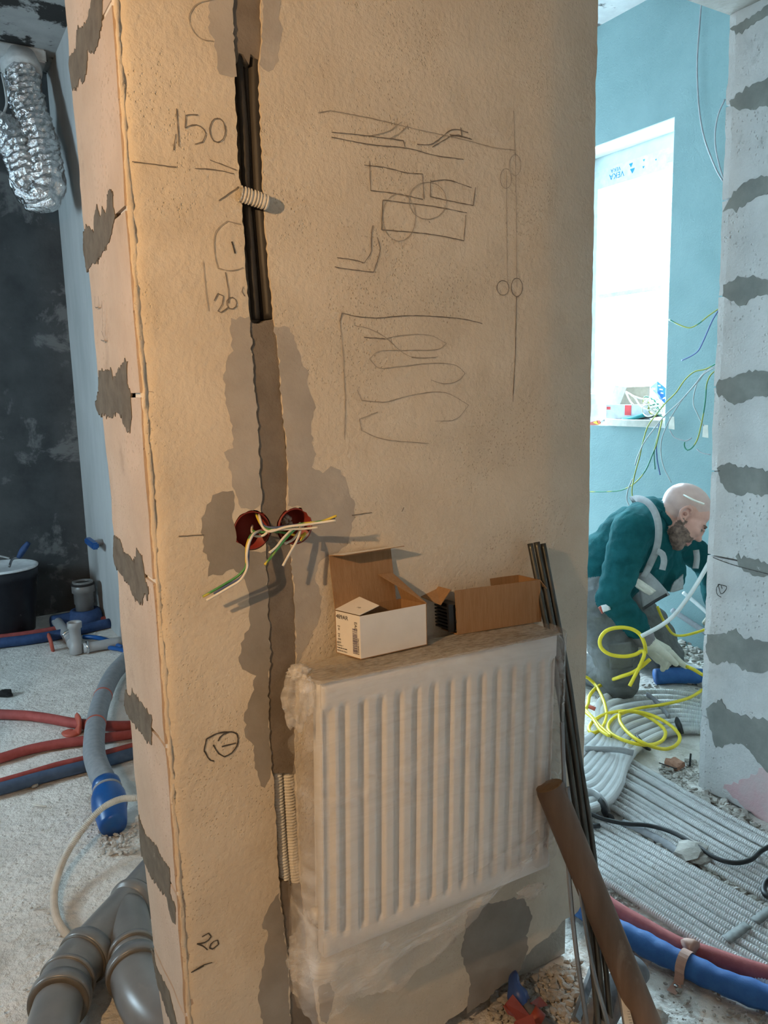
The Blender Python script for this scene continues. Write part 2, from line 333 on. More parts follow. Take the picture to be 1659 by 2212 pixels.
wall_partition = struct(box('wall_partition', (PARTX, 1.9, -.02), (PARTX+.12, BACKY, CEIL), M['partition']))
def wall_with_hole(name, axis, c0, c1, a0, a1, holes, m):
    """A wall box perpendicular to axis (0 = X, 1 = Y) from c0 to c1, spanning a0..a1, with openings (a, b, z0, z1)."""
    bm = bmesh.new(); cuts = sorted({a0, a1, *[h[0] for h in holes], *[h[1] for h in holes]}); zz = sorted({-.02, CEIL, *[h[2] for h in holes], *[h[3] for h in holes]})
    for i in range(len(cuts)-1):
        for k in range(len(zz)-1):
            ca, cz = (cuts[i]+cuts[i+1])/2, (zz[k]+zz[k+1])/2
            if any(h[0] < ca < h[1] and h[2] < cz < h[3] for h in holes): continue
            if axis == 0: bm_box(bm, (c0, cuts[i], zz[k]), (c1, cuts[i+1], zz[k+1]))
            else: bm_box(bm, (cuts[i], c0, zz[k]), (cuts[i+1], c1, zz[k+1]))
    bmesh.ops.remove_doubles(bm, verts=bm.verts[:], dist=1e-5)
    seen = {}
    for f in bm.faces: seen.setdefault(tuple(sorted(v.index for v in f.verts)), []).append(f)
    bmesh.ops.delete(bm, geom=[f for g in seen.values() if len(g) > 1 for f in g], context='FACES_ONLY')
    return struct(from_bm(name, bm, m))
wall_back = wall_with_hole('wall_back', 1, BACKY, BACKY+.15, -2.7, WINX+.32, [(2.78, 3.3, .35, 2.85)], M['backwall'])  # opening added out of view so daylight reaches the doorway floor
WIN = (2.735, 3.44, 1.13, 2.657)
wall_window = wall_with_hole('wall_window', 0, WINX, WINX+.245, JY, BACKY, [WIN, (3.95, 4.95, 1.14, 2.598)], M['teal'])  # the second opening is added, hidden from view, to brighten this room
wall_left = wall_with_hole('wall_left', 0, -2.7, -2.5, -2.2, BACKY, [(2.85, 3.65, 1.2, 2.2)], M['roomwall'])
wall_blocker_left = struct(box('wall_blocker_left', (-2.5, .98, -.02), (-.55, 1.20, CEIL), M['roomwall']))  # unseen wall piece added to keep lamp light out of the left room
wall_far_right = wall_with_hole('wall_far_right', 0, 3.5, 3.69, -2.2, .95, [(.66, .88, .9, 1.15)], M['roomwall'])  # small opening added beyond the frame for cool fill daylight
wall_rear = struct(box('wall_rear', (-.76, -.50, -.02), (3.5, -.35, CEIL), M['roomwall']))
wall_rear_far = struct(box('wall_rear_far', (-2.7, -2.3, -.02), (3.69, -2.2, CEIL), M['roomwall']))
portal((WINX+.25, 3.09, 1.89), (0, R(90), 0), 1.5, .85); portal((WINX+.25, 4.45, 1.87), (0, R(90), 0), 1.5, 1.0); portal((-2.71, 3.25, 1.7), (0, R(-90), 0), 1.0, .8); portal((3.70, .77, 1.025), (0, R(90), 0), .25, .22); portal((3.04, BACKY+.16, 1.6), (R(-90), 0, 0), .52, 2.5)

# ------------------------------------------------------------------ main wall: core, plaster coat with chase, end blocks
def back_y(z):   # rear edge of the end face, uneven
    return float(np.interp(z, [0, .16, .53, .9, 1.1, 1.35, 1.6, 2.05, 3.3], [1.385, 1.388, 1.455, 1.480, 1.474, 1.50, 1.527, 1.532, 1.532]))
def build_core():
    v = []; f = []; zs = np.linspace(0, CEIL, 22)
    for z in zs:
        b = back_y(z)-.012; v += [(NX+.02, WY+.047, z), (1.232, WY+.047, z), (1.232, 1.52, z), (NX+.02, b, z)]
    for i in range(len(zs)-1):
        for k in range(4): q = (k+1) % 4; f.append((i*4+k, i*4+q, (i+1)*4+q, (i+1)*4+k))
    f += [(3, 2, 1, 0), tuple(len(v)-4+k for k in range(4))]
    return struct(mesh('wall_middle', v, f, M['core']))
wall_main = build_core()
SLOT_L = [(498, -40), (500, 0), (505, 115), (512, 300), (520, 420), (530, 560), (539, 680), (545, 790), (554, 900), (560, 1000), (563, 1090), (575, 1180), (577, 1290), (583, 1400), (578, 1520), (585, 1640), (592, 1700), (600, 1860), (604, 1915), (613, 2000), (624, 2100), (628, 2212), (630, 2300)]
SLOT_R = [(565, -40), (565, 0), (564, 100), (560, 150), (566, 300), (571, 430), (580, 560), (593, 700), (604, 780), (612, 900), (622, 1000), (620, 1090), (629, 1180), (636, 1290), (640, 1400), (641, 1520), (637, 1600), (640, 1690), (646, 1800), (651, 1900), (658, 1980), (664, 2060), (676, 2120), (690, 2212), (700, 2300)]
def w2(px, py): p = PY(px, py, WY); return Vector((p.x, p.z))
def slot_poly(y0, y1, seed=5, amp=.0016):
    def cut(S):
        ys = [s[1] for s in S]; xs = [s[0] for s in S]
        return [(float(np.interp(y0, ys, xs)), y0)]+[s for s in S if y0 < s[1] < y1]+[(float(np.interp(y1, ys, xs)), y1)]
    L = [w2(*p) for p in cut(SLOT_L)]; Rr = [w2(*p) for p in cut(SLOT_R)]
    return ragged(L, .008, amp, seed, False)+ragged(Rr[::-1], .008, amp, seed+1, False)
HOLES = [(w2(545, 1146), .0335), (w2(639, 1137), .0325)]
def circ(c, r, n=40, amp=.001, seed=2):
    rr = random.Random(seed); return [Vector((c.x+(r+rr.uniform(-amp, amp))*math.cos(2*math.pi*k/n), c.y+(r+rr.uniform(-amp, amp))*math.sin(2*math.pi*k/n))) for k in range(n)]
FX0, FX1, FZ0 = .302, 1.240, .05
def edge_x(z): return FX0+.003*nz(z*9, 3.3)+.002*nz(z*31, 1.3)
def surf(x, z):   # height of the plaster above the nominal wall plane
    h = .0016*nz(x*5, z*5, 1.0)+.0007*nz(x*16, z*16, 4.0)
    d = x-FX0
    if d < .035: h += .0025*max(0, nz(x*30, z*14, 7.7)+.35)*(1-d/.035)
    if x > 1.124: h -= (x-1.124)*.115
    if d < .014: h -= .014-math.sqrt(max(0, .014**2-(.014-max(d, 0))**2))
    return h
def wmap(off): return lambda x, z: (x, WY-surf(x, z)-off, z)
def build_front():
    bottom = [Vector((FX0, 0.0)), Vector((.60, 0.0)), Vector((.70, .012)), Vector((.80, .03)), Vector((.90, .05)), Vector((1.0, .075)), Vector((1.06, .10)), Vector((1.12, .115)), Vector((1.17, .125)), Vector((1.24, .13))]
    bottom = bottom[:2]+ragged(bottom[2:], .012, .006, 4, False)
    zr = np.arange(.14, CEIL, .015); rr = random.Random(9)
    xr = lambda z: float(np.interp(z, [.1, .53, 1.2, 2.07, 3.3], [1.250, 1.253, 1.257, 1.257, 1.257]))+.0035*nz(z*14, 6.1)+.002*nz(z*50, 2.2)
    right = [Vector((xr(z), z)) for z in zr]; left = [Vector((edge_x(z), z)) for z in zr[::-1]]
    outer = bottom+right+[Vector((1.257, CEIL)), Vector((FX0, CEIL))]+left
    holes = [slot_poly(-30, 2290)]+[circ(c, r, seed=i) for i, (c, r) in enumerate(HOLES)]
    v, f = fill(outer, holes, .014)
    return sheet('plaster_coat', v, f, wmap(0), M['plaster'], wall_main, .046)
build_front()
def corner_bead():
    pts = [(FX0+.0042, WY+.0052, z) for z in np.linspace(.01, CEIL, 60)]
    rf = lambda s, a: np.array([[.0042+.0022*nz(q*14, math.cos(b)*1.5, math.sin(b)*1.5)+.0026*nz(q*55, math.cos(b)*3, math.sin(b)*3+5)+.0015*abs(nz(q*120, b, 2)) for b in a] for q in s])
    tube('corner_bead', pts, .006, M['plaster'], wall_main, 12, .006, rf, False)
corner_bead()
# top of the chase above the frame and the mortar that closes it, left open where the photograph shows cables
def fill_piece(y0, y1, rec, seed, e0=.006, e1=.006):
    P = slot_poly(y0, y1, seed, .0008); holes = [circ(c, r+.001, seed=i) for i, (c, r) in enumerate(HOLES) if y0 < 1140 < y1]
    P = [Vector((p.x, p.y)) for p in P]
    ends = ragged([P[-1], P[0]], .006, e0, seed+3, False) if e0 else []
    half = len(P)//2
    P = P[:half]+ragged([P[half-1], P[half]], .006, e1, seed+4, False)[1:-1]+P[half:]+ends[1:-1]
    v, f = fill(P, holes, .009, seed)
    mp = lambda x, z: (x, WY+rec-.0012*nz(x*40, z*40, 3)-.0008*nz(x*110, z*110, 1), z)
    return sheet('mortar_fill', v, f, mp, M['fill'], wall_main, .034)
fill_piece(-28, 128, .004, 21, 0, .012); fill_piece(690, 1672, .003, 31, .008, .012); fill_piece(1912, 2285, .004, 41, .006, 0)
# putty patches trowelled beside the chase
PATCH = [('putty', [(448, -30), (500, -30), (506, 115), (511, 165), (490, 168), (470, 160), (465, 100), (452, 60)]),
 ('putty', [(566, -30), (610, -30), (603, 40), (608, 62), (601, 130), (590, 152), (568, 150), (563, 140), (565, 100)]),
 ('putty', [(500, 690), (538, 684), (546, 790), (555, 900), (561, 1000), (564, 1090), (545, 1100), (520, 1098), (503, 1050), (490, 990), (483, 975), (503, 968), (500, 900), (490, 870), (484, 830), (487, 780), (502, 758), (497, 720)]),
 ('putty', [(592, 705), (625, 708), (642, 742), (650, 780), (663, 800), (667, 850), (681, 880), (670, 920), (681, 990), (672, 1012), (697, 1022), (715, 1006), (736, 1015), (750, 1050), (766, 1090), (762, 1140), (750, 1180), (730, 1192), (692, 1212), (681, 1250), (694, 1290), (690, 1340), (668, 1380), (650, 1420), (641, 1440), (636, 1290), (628, 1182), (668, 1150), (672, 1120), (650, 1096), (622, 1092), (621, 1000), (611, 900), (603, 780)]),
 ('putty_dark', [(503, 1060), (470, 1063), (445, 1090), (434, 1130), (440, 1190), (456, 1215), (449, 1242), (480, 1240), (505, 1228), (530, 1252), (541, 1290), (540, 1350), (521, 1390), (515, 1430), (530, 1452), (551, 1460), (545, 1500), (529, 1540), (531, 1592), (546, 1612), (551, 1650), (562, 1700), (575, 1702), (586, 1660), (580, 1520), (584, 1400), (578, 1290), (574, 1190), (545, 1192), (512, 1170), (503, 1130)]),
 ('putty_dark', [(603, 1930), (590, 1945), (580, 1962), (564, 2000), (580, 2012), (571, 2060), (565, 2110), (556, 2150), (566, 2212), (566, 2280), (630, 2280), (627, 2200), (623, 2100), (613, 2000)]),
 ('putty_dark', [(690, 2200), (689, 2130), (713, 2118), (723, 2150), (706, 2210)]),
 ('putty_dark', [(1012, 1965), (1060, 1950), (1132, 1935), (1150, 1985), (1138, 2020), (1141, 2045), (1125, 2092), (1075, 2135), (1050, 2160), (1008, 2190), (1016, 2120), (996, 2060)])]
for k, (mn, pts) in enumerate(PATCH):
    P = ragged([w2(*p) for p in pts], .007, .0028, 60+k); v, f = fill(P, [], .012, k)
    holes = []
    o = sheet('putty_patch', v, f, wmap(.00045), M[mn], wall_main, .001)
# blocks of the wall end with smeared joints
JZ = sorted([PX(188, 105, NX).z, PX(215, 500, NX).z, PX(245, 855, NX).z, PX(285, 1222, NX).z, PX(303, 1540, NX).z, PX(336, 1850, NX).z, PX(362, 2110, NX).z])
JZ = [0.0]+JZ+[JZ[-1]+.27, JZ[-1]+.54, JZ[-1]+.81, CEIL]
def nsurf(y, z): return NX-.0026*nz(y*11, z*9, 3.3)-.0012*nz(y*30, z*24, 5.1)
def jsurf(y, z): return JX-.003*nz(y*9, z*9, 2.4)-.0014*nz(y*26, z*26, 6.2)
def end_block(z0, z1, seed):
    ny, nzz = 16, 14; v = []; f = []; g = .0035
    for j in range(nzz+1):
        z = z0+g+(z1-z0-2*g)*j/nzz
        yb = back_y(z)+.004*nz(z*12, seed)+.003*nz(z*40, seed*2)
        for i in range(ny+1):
            y = WY+.004+(yb-WY-.004)*i/ny; x = nsurf(y, z)+(.006 if i == ny else 0)
            v.append((x, y, z))
    for j in range(nzz):
        for i in range(ny): a = j*(ny+1)+i; f.append((a, a+ny+1, a+ny+2, a+1))
    bm = bmesh.new(); bv = [bm.verts.new(p) for p in v]
    for q in f: bm.faces.new([bv[i] for i in q])
    be = [e for e in bm.edges if e.is_boundary]; r = bmesh.ops.extrude_edge_only(bm, edges=be)
    bmesh.ops.translate(bm, verts=[q for q in r['geom'] if isinstance(q, bmesh.types.BMVert)], vec=(.03, 0, 0))
    return from_bm('block', bm, M['block'], wall_main, smooth=False)
for k in range(len(JZ)-1): end_block(JZ[k], JZ[k+1], k+.5)
SMEAR_N = [[(203, -20), (222, -20), (221, 60), (214, 95), (203, 118), (190, 108), (189, 165), (180, 182), (173, 165), (170, 190), (158, 200), (152, 150), (152, 122), (165, 105), (168, 65), (185, 55), (195, 20)],
 [(240, 408), (247, 420), (246, 445), (252, 465), (243, 500), (236, 522), (222, 545), (210, 565), (195, 575), (187, 588), (180, 540), (180, 505), (190, 487), (202, 500), (203, 470), (210, 445), (216, 467), (222, 450), (230, 462), (232, 420)],
 [(215, 800), (240, 800), (243, 816), (258, 795), (268, 780), (275, 780), (275, 830), (282, 850), (284, 900), (280, 935), (272, 928), (262, 900), (250, 890), (240, 905), (225, 895), (213, 895), (206, 875), (213, 850)],
 [(247, 1155), (260, 1165), (268, 1190), (280, 1200), (290, 1215), (296, 1190), (308, 1200), (312, 1225), (315, 1250), (322, 1265), (322, 1285), (318, 1295), (312, 1280), (308, 1300), (300, 1302), (290, 1290), (280, 1265), (265, 1245), (250, 1225), (245, 1200)],
 [(272, 1490), (280, 1506), (285, 1494), (300, 1510), (315, 1530), (329, 1550), (330, 1610), (320, 1600), (300, 1575), (285, 1560), (275, 1540), (269, 1520)],
 [(301, 1760), (315, 1800), (340, 1835), (352, 1860), (367, 1876), (367, 1930), (379, 1960), (379, 1995), (372, 1990), (360, 1940), (345, 1920), (325, 1890), (307, 1850), (302, 1800)],
 [(326, 2050), (345, 2100), (365, 2140), (384, 2212), (384, 2240), (372, 2230), (342, 2130)]]
for k, pts in enumerate(SMEAR_N):
    P = spiky(ragged([Vector((PX(*p, NX).y, PX(*p, NX).z)) for p in pts], .005, .0018, 90+k), .006, k); v, f = fill(P, [], .012, k)
    sheet('mortar_smear', v, f, lambda y, z: (nsurf(y, z)-.0011-.0004*nz(y*60, z*30), y, z), M['smear'], wall_main, .003, (1, 0, 0))
# ------------------------------------------------------------------ right jamb, its blocks, and the lintel
wall_right = struct(box('wall_right', (JX+.02, .95, -.02), (WINX, JY-.012, CEIL), M['core']))
JJ = [PX(1615, y, JX).z for y in (1585, 1400, 1215, 1025, 835, 632, 420, 212)]; JJ = [0.0]+JJ+[2.43]
def jamb_edge(z): return JY+.004*nz(z*9, 2.2)+.004*nz(z*30, 8.1)
def jamb_block(z0, z1, seed, y0=.95):
    ny, nzz = 26, 12; v = []; f = []; g = .003
    for j in range(nzz+1):
        z = z0+g+(z1-z0-2*g)*j/nzz; yb = jamb_edge(z)
        for i in range(ny+1):
            y = y0+(yb-y0)*i/ny; v.append((jsurf(y, z)+(.005 if i == ny else 0), y, z))
    for j in range(nzz):
        for i in range(ny): a = j*(ny+1)+i; f.append((a, a+ny+1, a+ny+2, a+1))
    bm = bmesh.new(); bv = [bm.verts.new(p) for p in v]
    for q in f: bm.faces.new([bv[i] for i in q])
    be = [e for e in bm.edges if e.is_boundary]; r = bmesh.ops.extrude_edge_only(bm, edges=be)
    bmesh.ops.translate(bm, verts=[q for q in r['geom'] if isinstance(q, bmesh.types.BMVert)], vec=(.03, 0, 0))
    return from_bm('block', bm, M['jamb'], wall_right)
for k in range(len(JJ)-1): jamb_block(JJ[k], JJ[k+1], 20.5+k)
SMEAR_J = [[(1576, 222), (1590, 202), (1625, 184), (1690, 150), (1690, 225), (1640, 232), (1610, 235), (1585, 230)], [(1563, 455), (1575, 430), (1595, 405), (1620, 385), (1690, 375), (1690, 400), (1620, 435), (1590, 455), (1572, 450)],
 [(1563, 615), (1600, 597), (1640, 600), (1690, 612), (1690, 636), (1630, 640), (1600, 663), (1580, 648), (1562, 640)], [(1549, 835), (1555, 820), (1600, 808), (1625, 800), (1690, 806), (1690, 860), (1635, 857), (1600, 872), (1575, 865), (1549, 850)],
 [(1548, 1010), (1570, 1000), (1600, 1008), (1690, 1022), (1690, 1070), (1620, 1070), (1580, 1066), (1562, 1050)], [(1590, 1200), (1620, 1205), (1690, 1224), (1690, 1256), (1620, 1240), (1597, 1225)],
 [(1528, 1370), (1560, 1370), (1590, 1358), (1600, 1375), (1690, 1394), (1690, 1450), (1610, 1450), (1580, 1430), (1540, 1437), (1524, 1410)], [(1527, 1530), (1560, 1510), (1570, 1530), (1600, 1545), (1690, 1560), (1690, 1700), (1640, 1650), (1620, 1620), (1600, 1605), (1545, 1615), (1533, 1560)],
 [(1577, 60), (1600, 52), (1690, -10), (1690, 20), (1640, 42), (1590, 75)]]
for k, pts in enumerate(SMEAR_J):
    P = spiky(ragged([Vector((PX(*p, JX).y, PX(*p, JX).z)) for p in pts], .009, .0035, 120+k), .008, k); v, f = fill(P, [], .03, k)
    sheet('mortar_smear', v, f, lambda y, z: (jsurf(y, z)-.0016-.0006*nz(y*40, z*40), y, z), M['jsmear'], wall_right, .004, (1, 0, 0))
for k, pts in enumerate([[(1560, 1700), (1600, 1690), (1612, 1680), (1640, 1662), (1690, 1660), (1690, 1800), (1640, 1775), (1590, 1730)]]):
    P = ragged([Vector((PX(*p, JX).y, PX(*p, JX).z)) for p in pts], .012, .008, 140+k); v, f = fill(P, [], .03, k)
    sheet('pink_stain', v, f, lambda y, z: (jsurf(y, z)-.0008, y, z), M['pinkstain'], wall_right, .003, (1, 0, 0))
def ribbon(name, pts, wdt, m, parent, n, jit=0.0, seed=0):
    """Thin drawn line lying on a surface; n = surface normal."""
    rr = random.Random(seed); n = Vector(n); C, s = catmull(pts, .006); v = []; f = []
    for i in range(len(C)):
        t = Vector(C[min(i+1, len(C)-1)]-C[max(i-1, 0)]).normalized(); b = t.cross(n); w = wdt*(.6+.5*rr.random())/2
        p = Vector(C[i])+b*rr.uniform(-jit, jit); v += [p-b*w, p+b*w]
    for i in range(len(C)-1): f.append((2*i, 2*i+1, 2*i+3, 2*i+2))
    return mesh(name, v, f, m, parent)
for pts in [[(1558, 1290), (1550, 1285), (1548, 1270), (1556, 1262), (1560, 1272)], [(1551, 1262), (1570, 1268), (1558, 1283), (1551, 1262)], [(1540, 1204), (1560, 1212), (1590, 1222), (1659, 1240)], [(1543, 1018), (1555, 1017)]]:
    ribbon('pencil_mark', [PX(x, y, JX-.0075) for x, y in pts], .003, M['pencil'], wall_right, (-1, 0, 0))
lintel = struct(box('wall_lintel', (1.26, WY, 2.425), (WINX, JY, CEIL), M['lintel']))
# ------------------------------------------------------------------ pencil drawing and numbers on the plaster
def wl(pts, off=.0016):
    out = []
    for x, y in pts: p = w2(x, y); out.append(Vector((p.x, WY-surf(p.x, p.y)-off, p.y)))
    return out
def circle_px(cx, cy, rx, ry, a0=0, a1=360, n=16): return [(cx+rx*math.cos(R(a)), cy+ry*math.sin(R(a))) for a in np.linspace(a0, a1, n)]
def split_sharp(pts):
    out = [[pts[0]]]
    for i in range(1, len(pts)):
        out[-1].append(pts[i])
        if i < len(pts)-1:
            a = Vector((pts[i][0]-pts[i-1][0], pts[i][1]-pts[i-1][1])); b = Vector((pts[i+1][0]-pts[i][0], pts[i+1][1]-pts[i][1]))
            if a.length > 0 and b.length > 0 and a.angle(b) > R(52): out.append([pts[i]])
    return [o for o in out if len(o) > 1]
PEN = {'d': [ [(500, 522), (507, 548)], [(470, 1600), (478, 1588), (500, 1580), (512, 1586), (513, 1605), (500, 1625), (484, 1634), (470, 1625), (460, 1608)], [(440, 1620), (445, 1595), (470, 1583), (500, 1580)], [(440, 1620), (452, 1640), (462, 1643)], [(478, 1612), (509, 1604)],
  [(436, 2023), (450, 2015), (456, 2022), (446, 2034), (425, 2038), (438, 2043), (448, 2051)], [(452, 2047), (458, 2035), (470, 2030), (472, 2039), (460, 2049), (452, 2047)], [(422, 2093), (440, 2083), (458, 2078)], [(412, 2099), (440, 2085)]],
 'm': [[(400, 250), (412, 248), (427, 249)], [(401, 250), (399, 277)], [(399, 277), (418, 270), (436, 276), (444, 290), (437, 306), (420, 312)], circle_px(469, 282, 17, 26, -95, 275), [(381, 235), (386, 318)], [(374, 325), (379, 290)],
  [(285, 350), (330, 355), (380, 362)], [(420, 364), (470, 368), (505, 376)], [(453, 346), (490, 360), (510, 368)], [(472, 434), (492, 420), (515, 404)], [(462, 650), (470, 634), (482, 640), (480, 655), (470, 672), (478, 675), (492, 665)], [(486, 588), (492, 625), (494, 655)], circle_px(500, 655, 11, 13, 0, 360), [(525, 620), (522, 632), (528, 640)],
  [(385, 1158), (440, 1155)], [(760, 1113), (803, 1107)],
  [(715, 286), (800, 295), (870, 304), (874, 318)], [(715, 297), (800, 313), (880, 321), (940, 336), (1000, 345)], [(900, 312), (930, 312), (955, 295), (972, 282), (985, 280), (1010, 287)], [(933, 318), (960, 302), (975, 294), (1015, 300)], [(970, 292), (990, 293), (1018, 302)], [(994, 276), (996, 298)],
  [(797, 348), (800, 412), (850, 418), (913, 431)], [(786, 357), (830, 362), (880, 374), (912, 376), (915, 430)], [(930, 388), (929, 425), (980, 436), (1022, 444), (1027, 405)], [(930, 392), (965, 389), (1018, 406)],
  [(827, 432), (870, 438), (930, 445), (1008, 460)], [(826, 432), (823, 497), (880, 501), (940, 508), (1002, 520), (1006, 464)], [(926, 478), (928, 482)],
  [(805, 487), (801, 510), (800, 545), (786, 568), (760, 561), (727, 557)], [(814, 513), (820, 538), (812, 570), (806, 588), (760, 583), (722, 577)], circle_px(1085, 622, 13, 16), circle_px(1115, 621, 12, 20), [(868, 1105), (872, 1096)],
  [(733, 695), (738, 676), (760, 682), (805, 687), (880, 682), (960, 685), (1005, 690), (1041, 699)], [(785, 729), (832, 732)], [(1107, 868), (1112, 760), (1114, 640)]],
 'f': [[(715, 240), (800, 256), (900, 280), (1000, 302), (1070, 320), (1112, 325)], [(686, 244), (715, 239)], [(800, 294), (838, 284), (868, 263)], [(840, 300), (862, 288), (880, 272)], circle_px(923, 434, 41, 40), circle_px(861, 470, 36, 51),
  circle_px(1092, 386, 12, 22), circle_px(1112, 357, 12, 23), [(1093, 370), (1094, 500), (1095, 614)], [(1112, 330), (1114, 450), (1115, 620)], [(1108, 240), (1112, 340)],
  [(733, 695), (740, 770), (744, 860), (743, 950)], [(835, 731), (870, 724), (930, 725), (964, 742), (950, 753), (870, 757), (815, 760), (797, 775), (815, 794), (860, 792), (930, 785), (985, 790), (1004, 806), (990, 822), (960, 829), (930, 821)], [(770, 842), (780, 865), (830, 868), (890, 853), (960, 848), (1012, 875), (985, 905), (940, 910)], [(815, 890), (775, 905), (780, 930), (820, 947), (925, 958)], [(765, 703), (800, 712), (830, 728), (880, 768), (940, 773)], [(888, 772), (910, 774), (945, 771)],
  [(462, 0), (425, 10), (408, 35), (412, 60), (430, 83), (460, 90)], [(520, 485), (490, 478), (466, 500), (462, 540), (470, 580), (500, 585), (525, 578)], [(438, 565), (442, 610), (450, 672)], [(305, 845), (330, 846)]]}
for key, mn, w in (('d', 'pencil', .0026), ('m', 'pencil_mid', .0017), ('f', 'pencil_faint', .0014)):
    for k, pts in enumerate([q for p_ in PEN[key] for q in split_sharp(p_)]): ribbon('pencil_mark', wl(pts), w, M[mn], wall_main, (0, -1, 0), .0003, k)
for k, pts in enumerate([[(205, 640), (205, 662), (212, 664)], [(220, 650), (222, 720)], [(212, 640), (214, 662)], [(219, 715), (226, 735), (218, 735)]]):
    ribbon('pencil_mark', [PX(x, y, NX-.0045) for x, y in pts], .0022, M['pencil_mid'], wall_main, (-1, 0, 0), .0002, k)
def letter_mesh(c):
    o = bpy.data.objects.new('lettering_curve', c); COL.objects.link(o); dg = bpy.context.evaluated_depsgraph_get(); me = bpy.data.meshes.new_from_object(o.evaluated_get(dg)); bpy.data.objects.remove(o)
    if not me.materials: me.materials.append(c.materials[0])
    o = bpy.data.objects.new('lettering', me); COL.objects.link(o); return o
# ------------------------------------------------------------------ window of the right room
def window():
    fx = WINX+.17; y0, y1, z0, z1 = WIN
    w = struct(empty('window_1', (fx, (y0+y1)/2, z0), 'white plastic window glowing with daylight in the pale teal wall', 'window'))
    bm = bmesh.new(); t = .075
    zt = 2.58; t = .104
    for lo, hi in (((fx, y0, zt-t), (fx+.07, y1, zt)), ((fx, y0-.0, z0), (fx+.07, y1, z0+.05)), ((fx, y1-.045, z0+.05), (fx+.07, y1, zt-t)), ((fx, y0, z0+.05), (fx+.07, y0+.03, zt-t))): bm_box(bm, lo, hi)
    fr = from_bm('window_frame', bm, M['upvc'], w)
    box('window_transom', (fx+.01, y0+.03, 1.862), (fx+.06, y1-.045, 1.888), M['upvc'], w)
    box('window_pane', (fx+.03, y0+.03, z0+.05), (fx+.036, y1-.045, 1.862), M['glass'], w); box('window_pane', (fx+.03, y0+.03, 1.888), (fx+.036, y1-.045, zt-t), M['glass'], w)
    box('foam_strip', (fx+.01, y0, zt), (fx+.06, y1, z1), M['reveal'], w)
    # faint building edge seen through the glass is too bright to read; printed protective film on the frame head
    def text(s, px, py, size, rot):
        c = bpy.data.curves.new('lettering', 'FONT'); c.body = s; c.size = size; c.align_x = 'CENTER'; c.align_y = 'CENTER'; c.extrude = .0002; c.materials.append(M['film_blue'])
        o = letter_mesh(c); p = PX(px, py, fx-.001)
        ex = Vector((0, -1, 0)); ey = Vector((0, 0, 1)); a = R(rot); x = ex*math.cos(a)+ey*math.sin(a); y = -ex*math.sin(a)+ey*math.cos(a); z = Vector((-1, 0, 0))
        mw = Matrix(((x.x, y.x, z.x, p.x), (x.y, y.y, z.y, p.y), (x.z, y.z, z.z, p.z), (0, 0, 0, 1)))
        o.parent = fr; o.matrix_basis = mw; return o
    text('VEKA', 1332, 378, .045, 180); text('VEKA', 1330, 366, .03, 180)
    for px, py, s in ((1363, 356, .014), (1366, 368, .017), (1391, 346, .008), (1390, 361, .008), (1417, 345, .006)):
        p = PX(px, py, fx-.002); mesh('print_mark', [p+Vector((0, s, s*.6)), p+Vector((0, -s, s*.6)), p+Vector((0, 0, -s))], [(0, 1, 2)], M['film_blue'], fr)
    box('label_strip', (fx-.003, PX(1457, 345, fx).y, PX(1445, 341, fx).z-.02), (fx-.001, PX(1441, 345, fx).y, PX(1445, 341, fx).z+.02), M['label_paper'], fr)
window()
rev = struct(box('trim_1', (WINX+.003, WIN[0]-.002, WIN[3]-.006), (WINX+.17, WIN[1], WIN[3]+.001), M['reveal']))
struct(box('trim_2', (WINX+.003, WIN[0]-.001, WIN[2]+.01), (WINX+.17, WIN[0]+.006, WIN[3]-.007), M['reveal']))
struct(box('trim_3', (WINX+.002, WIN[0], WIN[2]-.004), (WINX+.17, WIN[1], WIN[2]+.006), M['reveal']))
for nm, m_ in (('window_2', ((-2.62, 2.85, 1.2), (-2.56, 3.65, 2.2))), ('added_window', ((3.58, .66, .9), (3.64, .88, 1.15)))):  # the corridor one is an added, unseen frame around the fill opening
    (x0, y0, z0), (x1, y1, z1) = m_; bm = bmesh.new(); t = .06 if y1-y0 > .5 else .02
    for lo, hi in (((x0, y0, z0), (x1, y1, z0+t)), ((x0, y0, z1-t), (x1, y1, z1)), ((x0, y0, z0+t), (x1, y0+t, z1-t)), ((x0, y1-t, z0+t), (x1, y1, z1-t)), ((x0, (y0+y1)/2-t/2, z0+t), (x1, (y0+y1)/2+t/2, z1-t))): bm_box(bm, lo, hi)
    struct(from_bm(nm, bm, M['upvc']))

# ====MERGED====
# ================================================================== THINGS AT THE MAIN WALL
def thing(name, loc, label, cat, group=None): return empty(name, loc, label, cat, group)
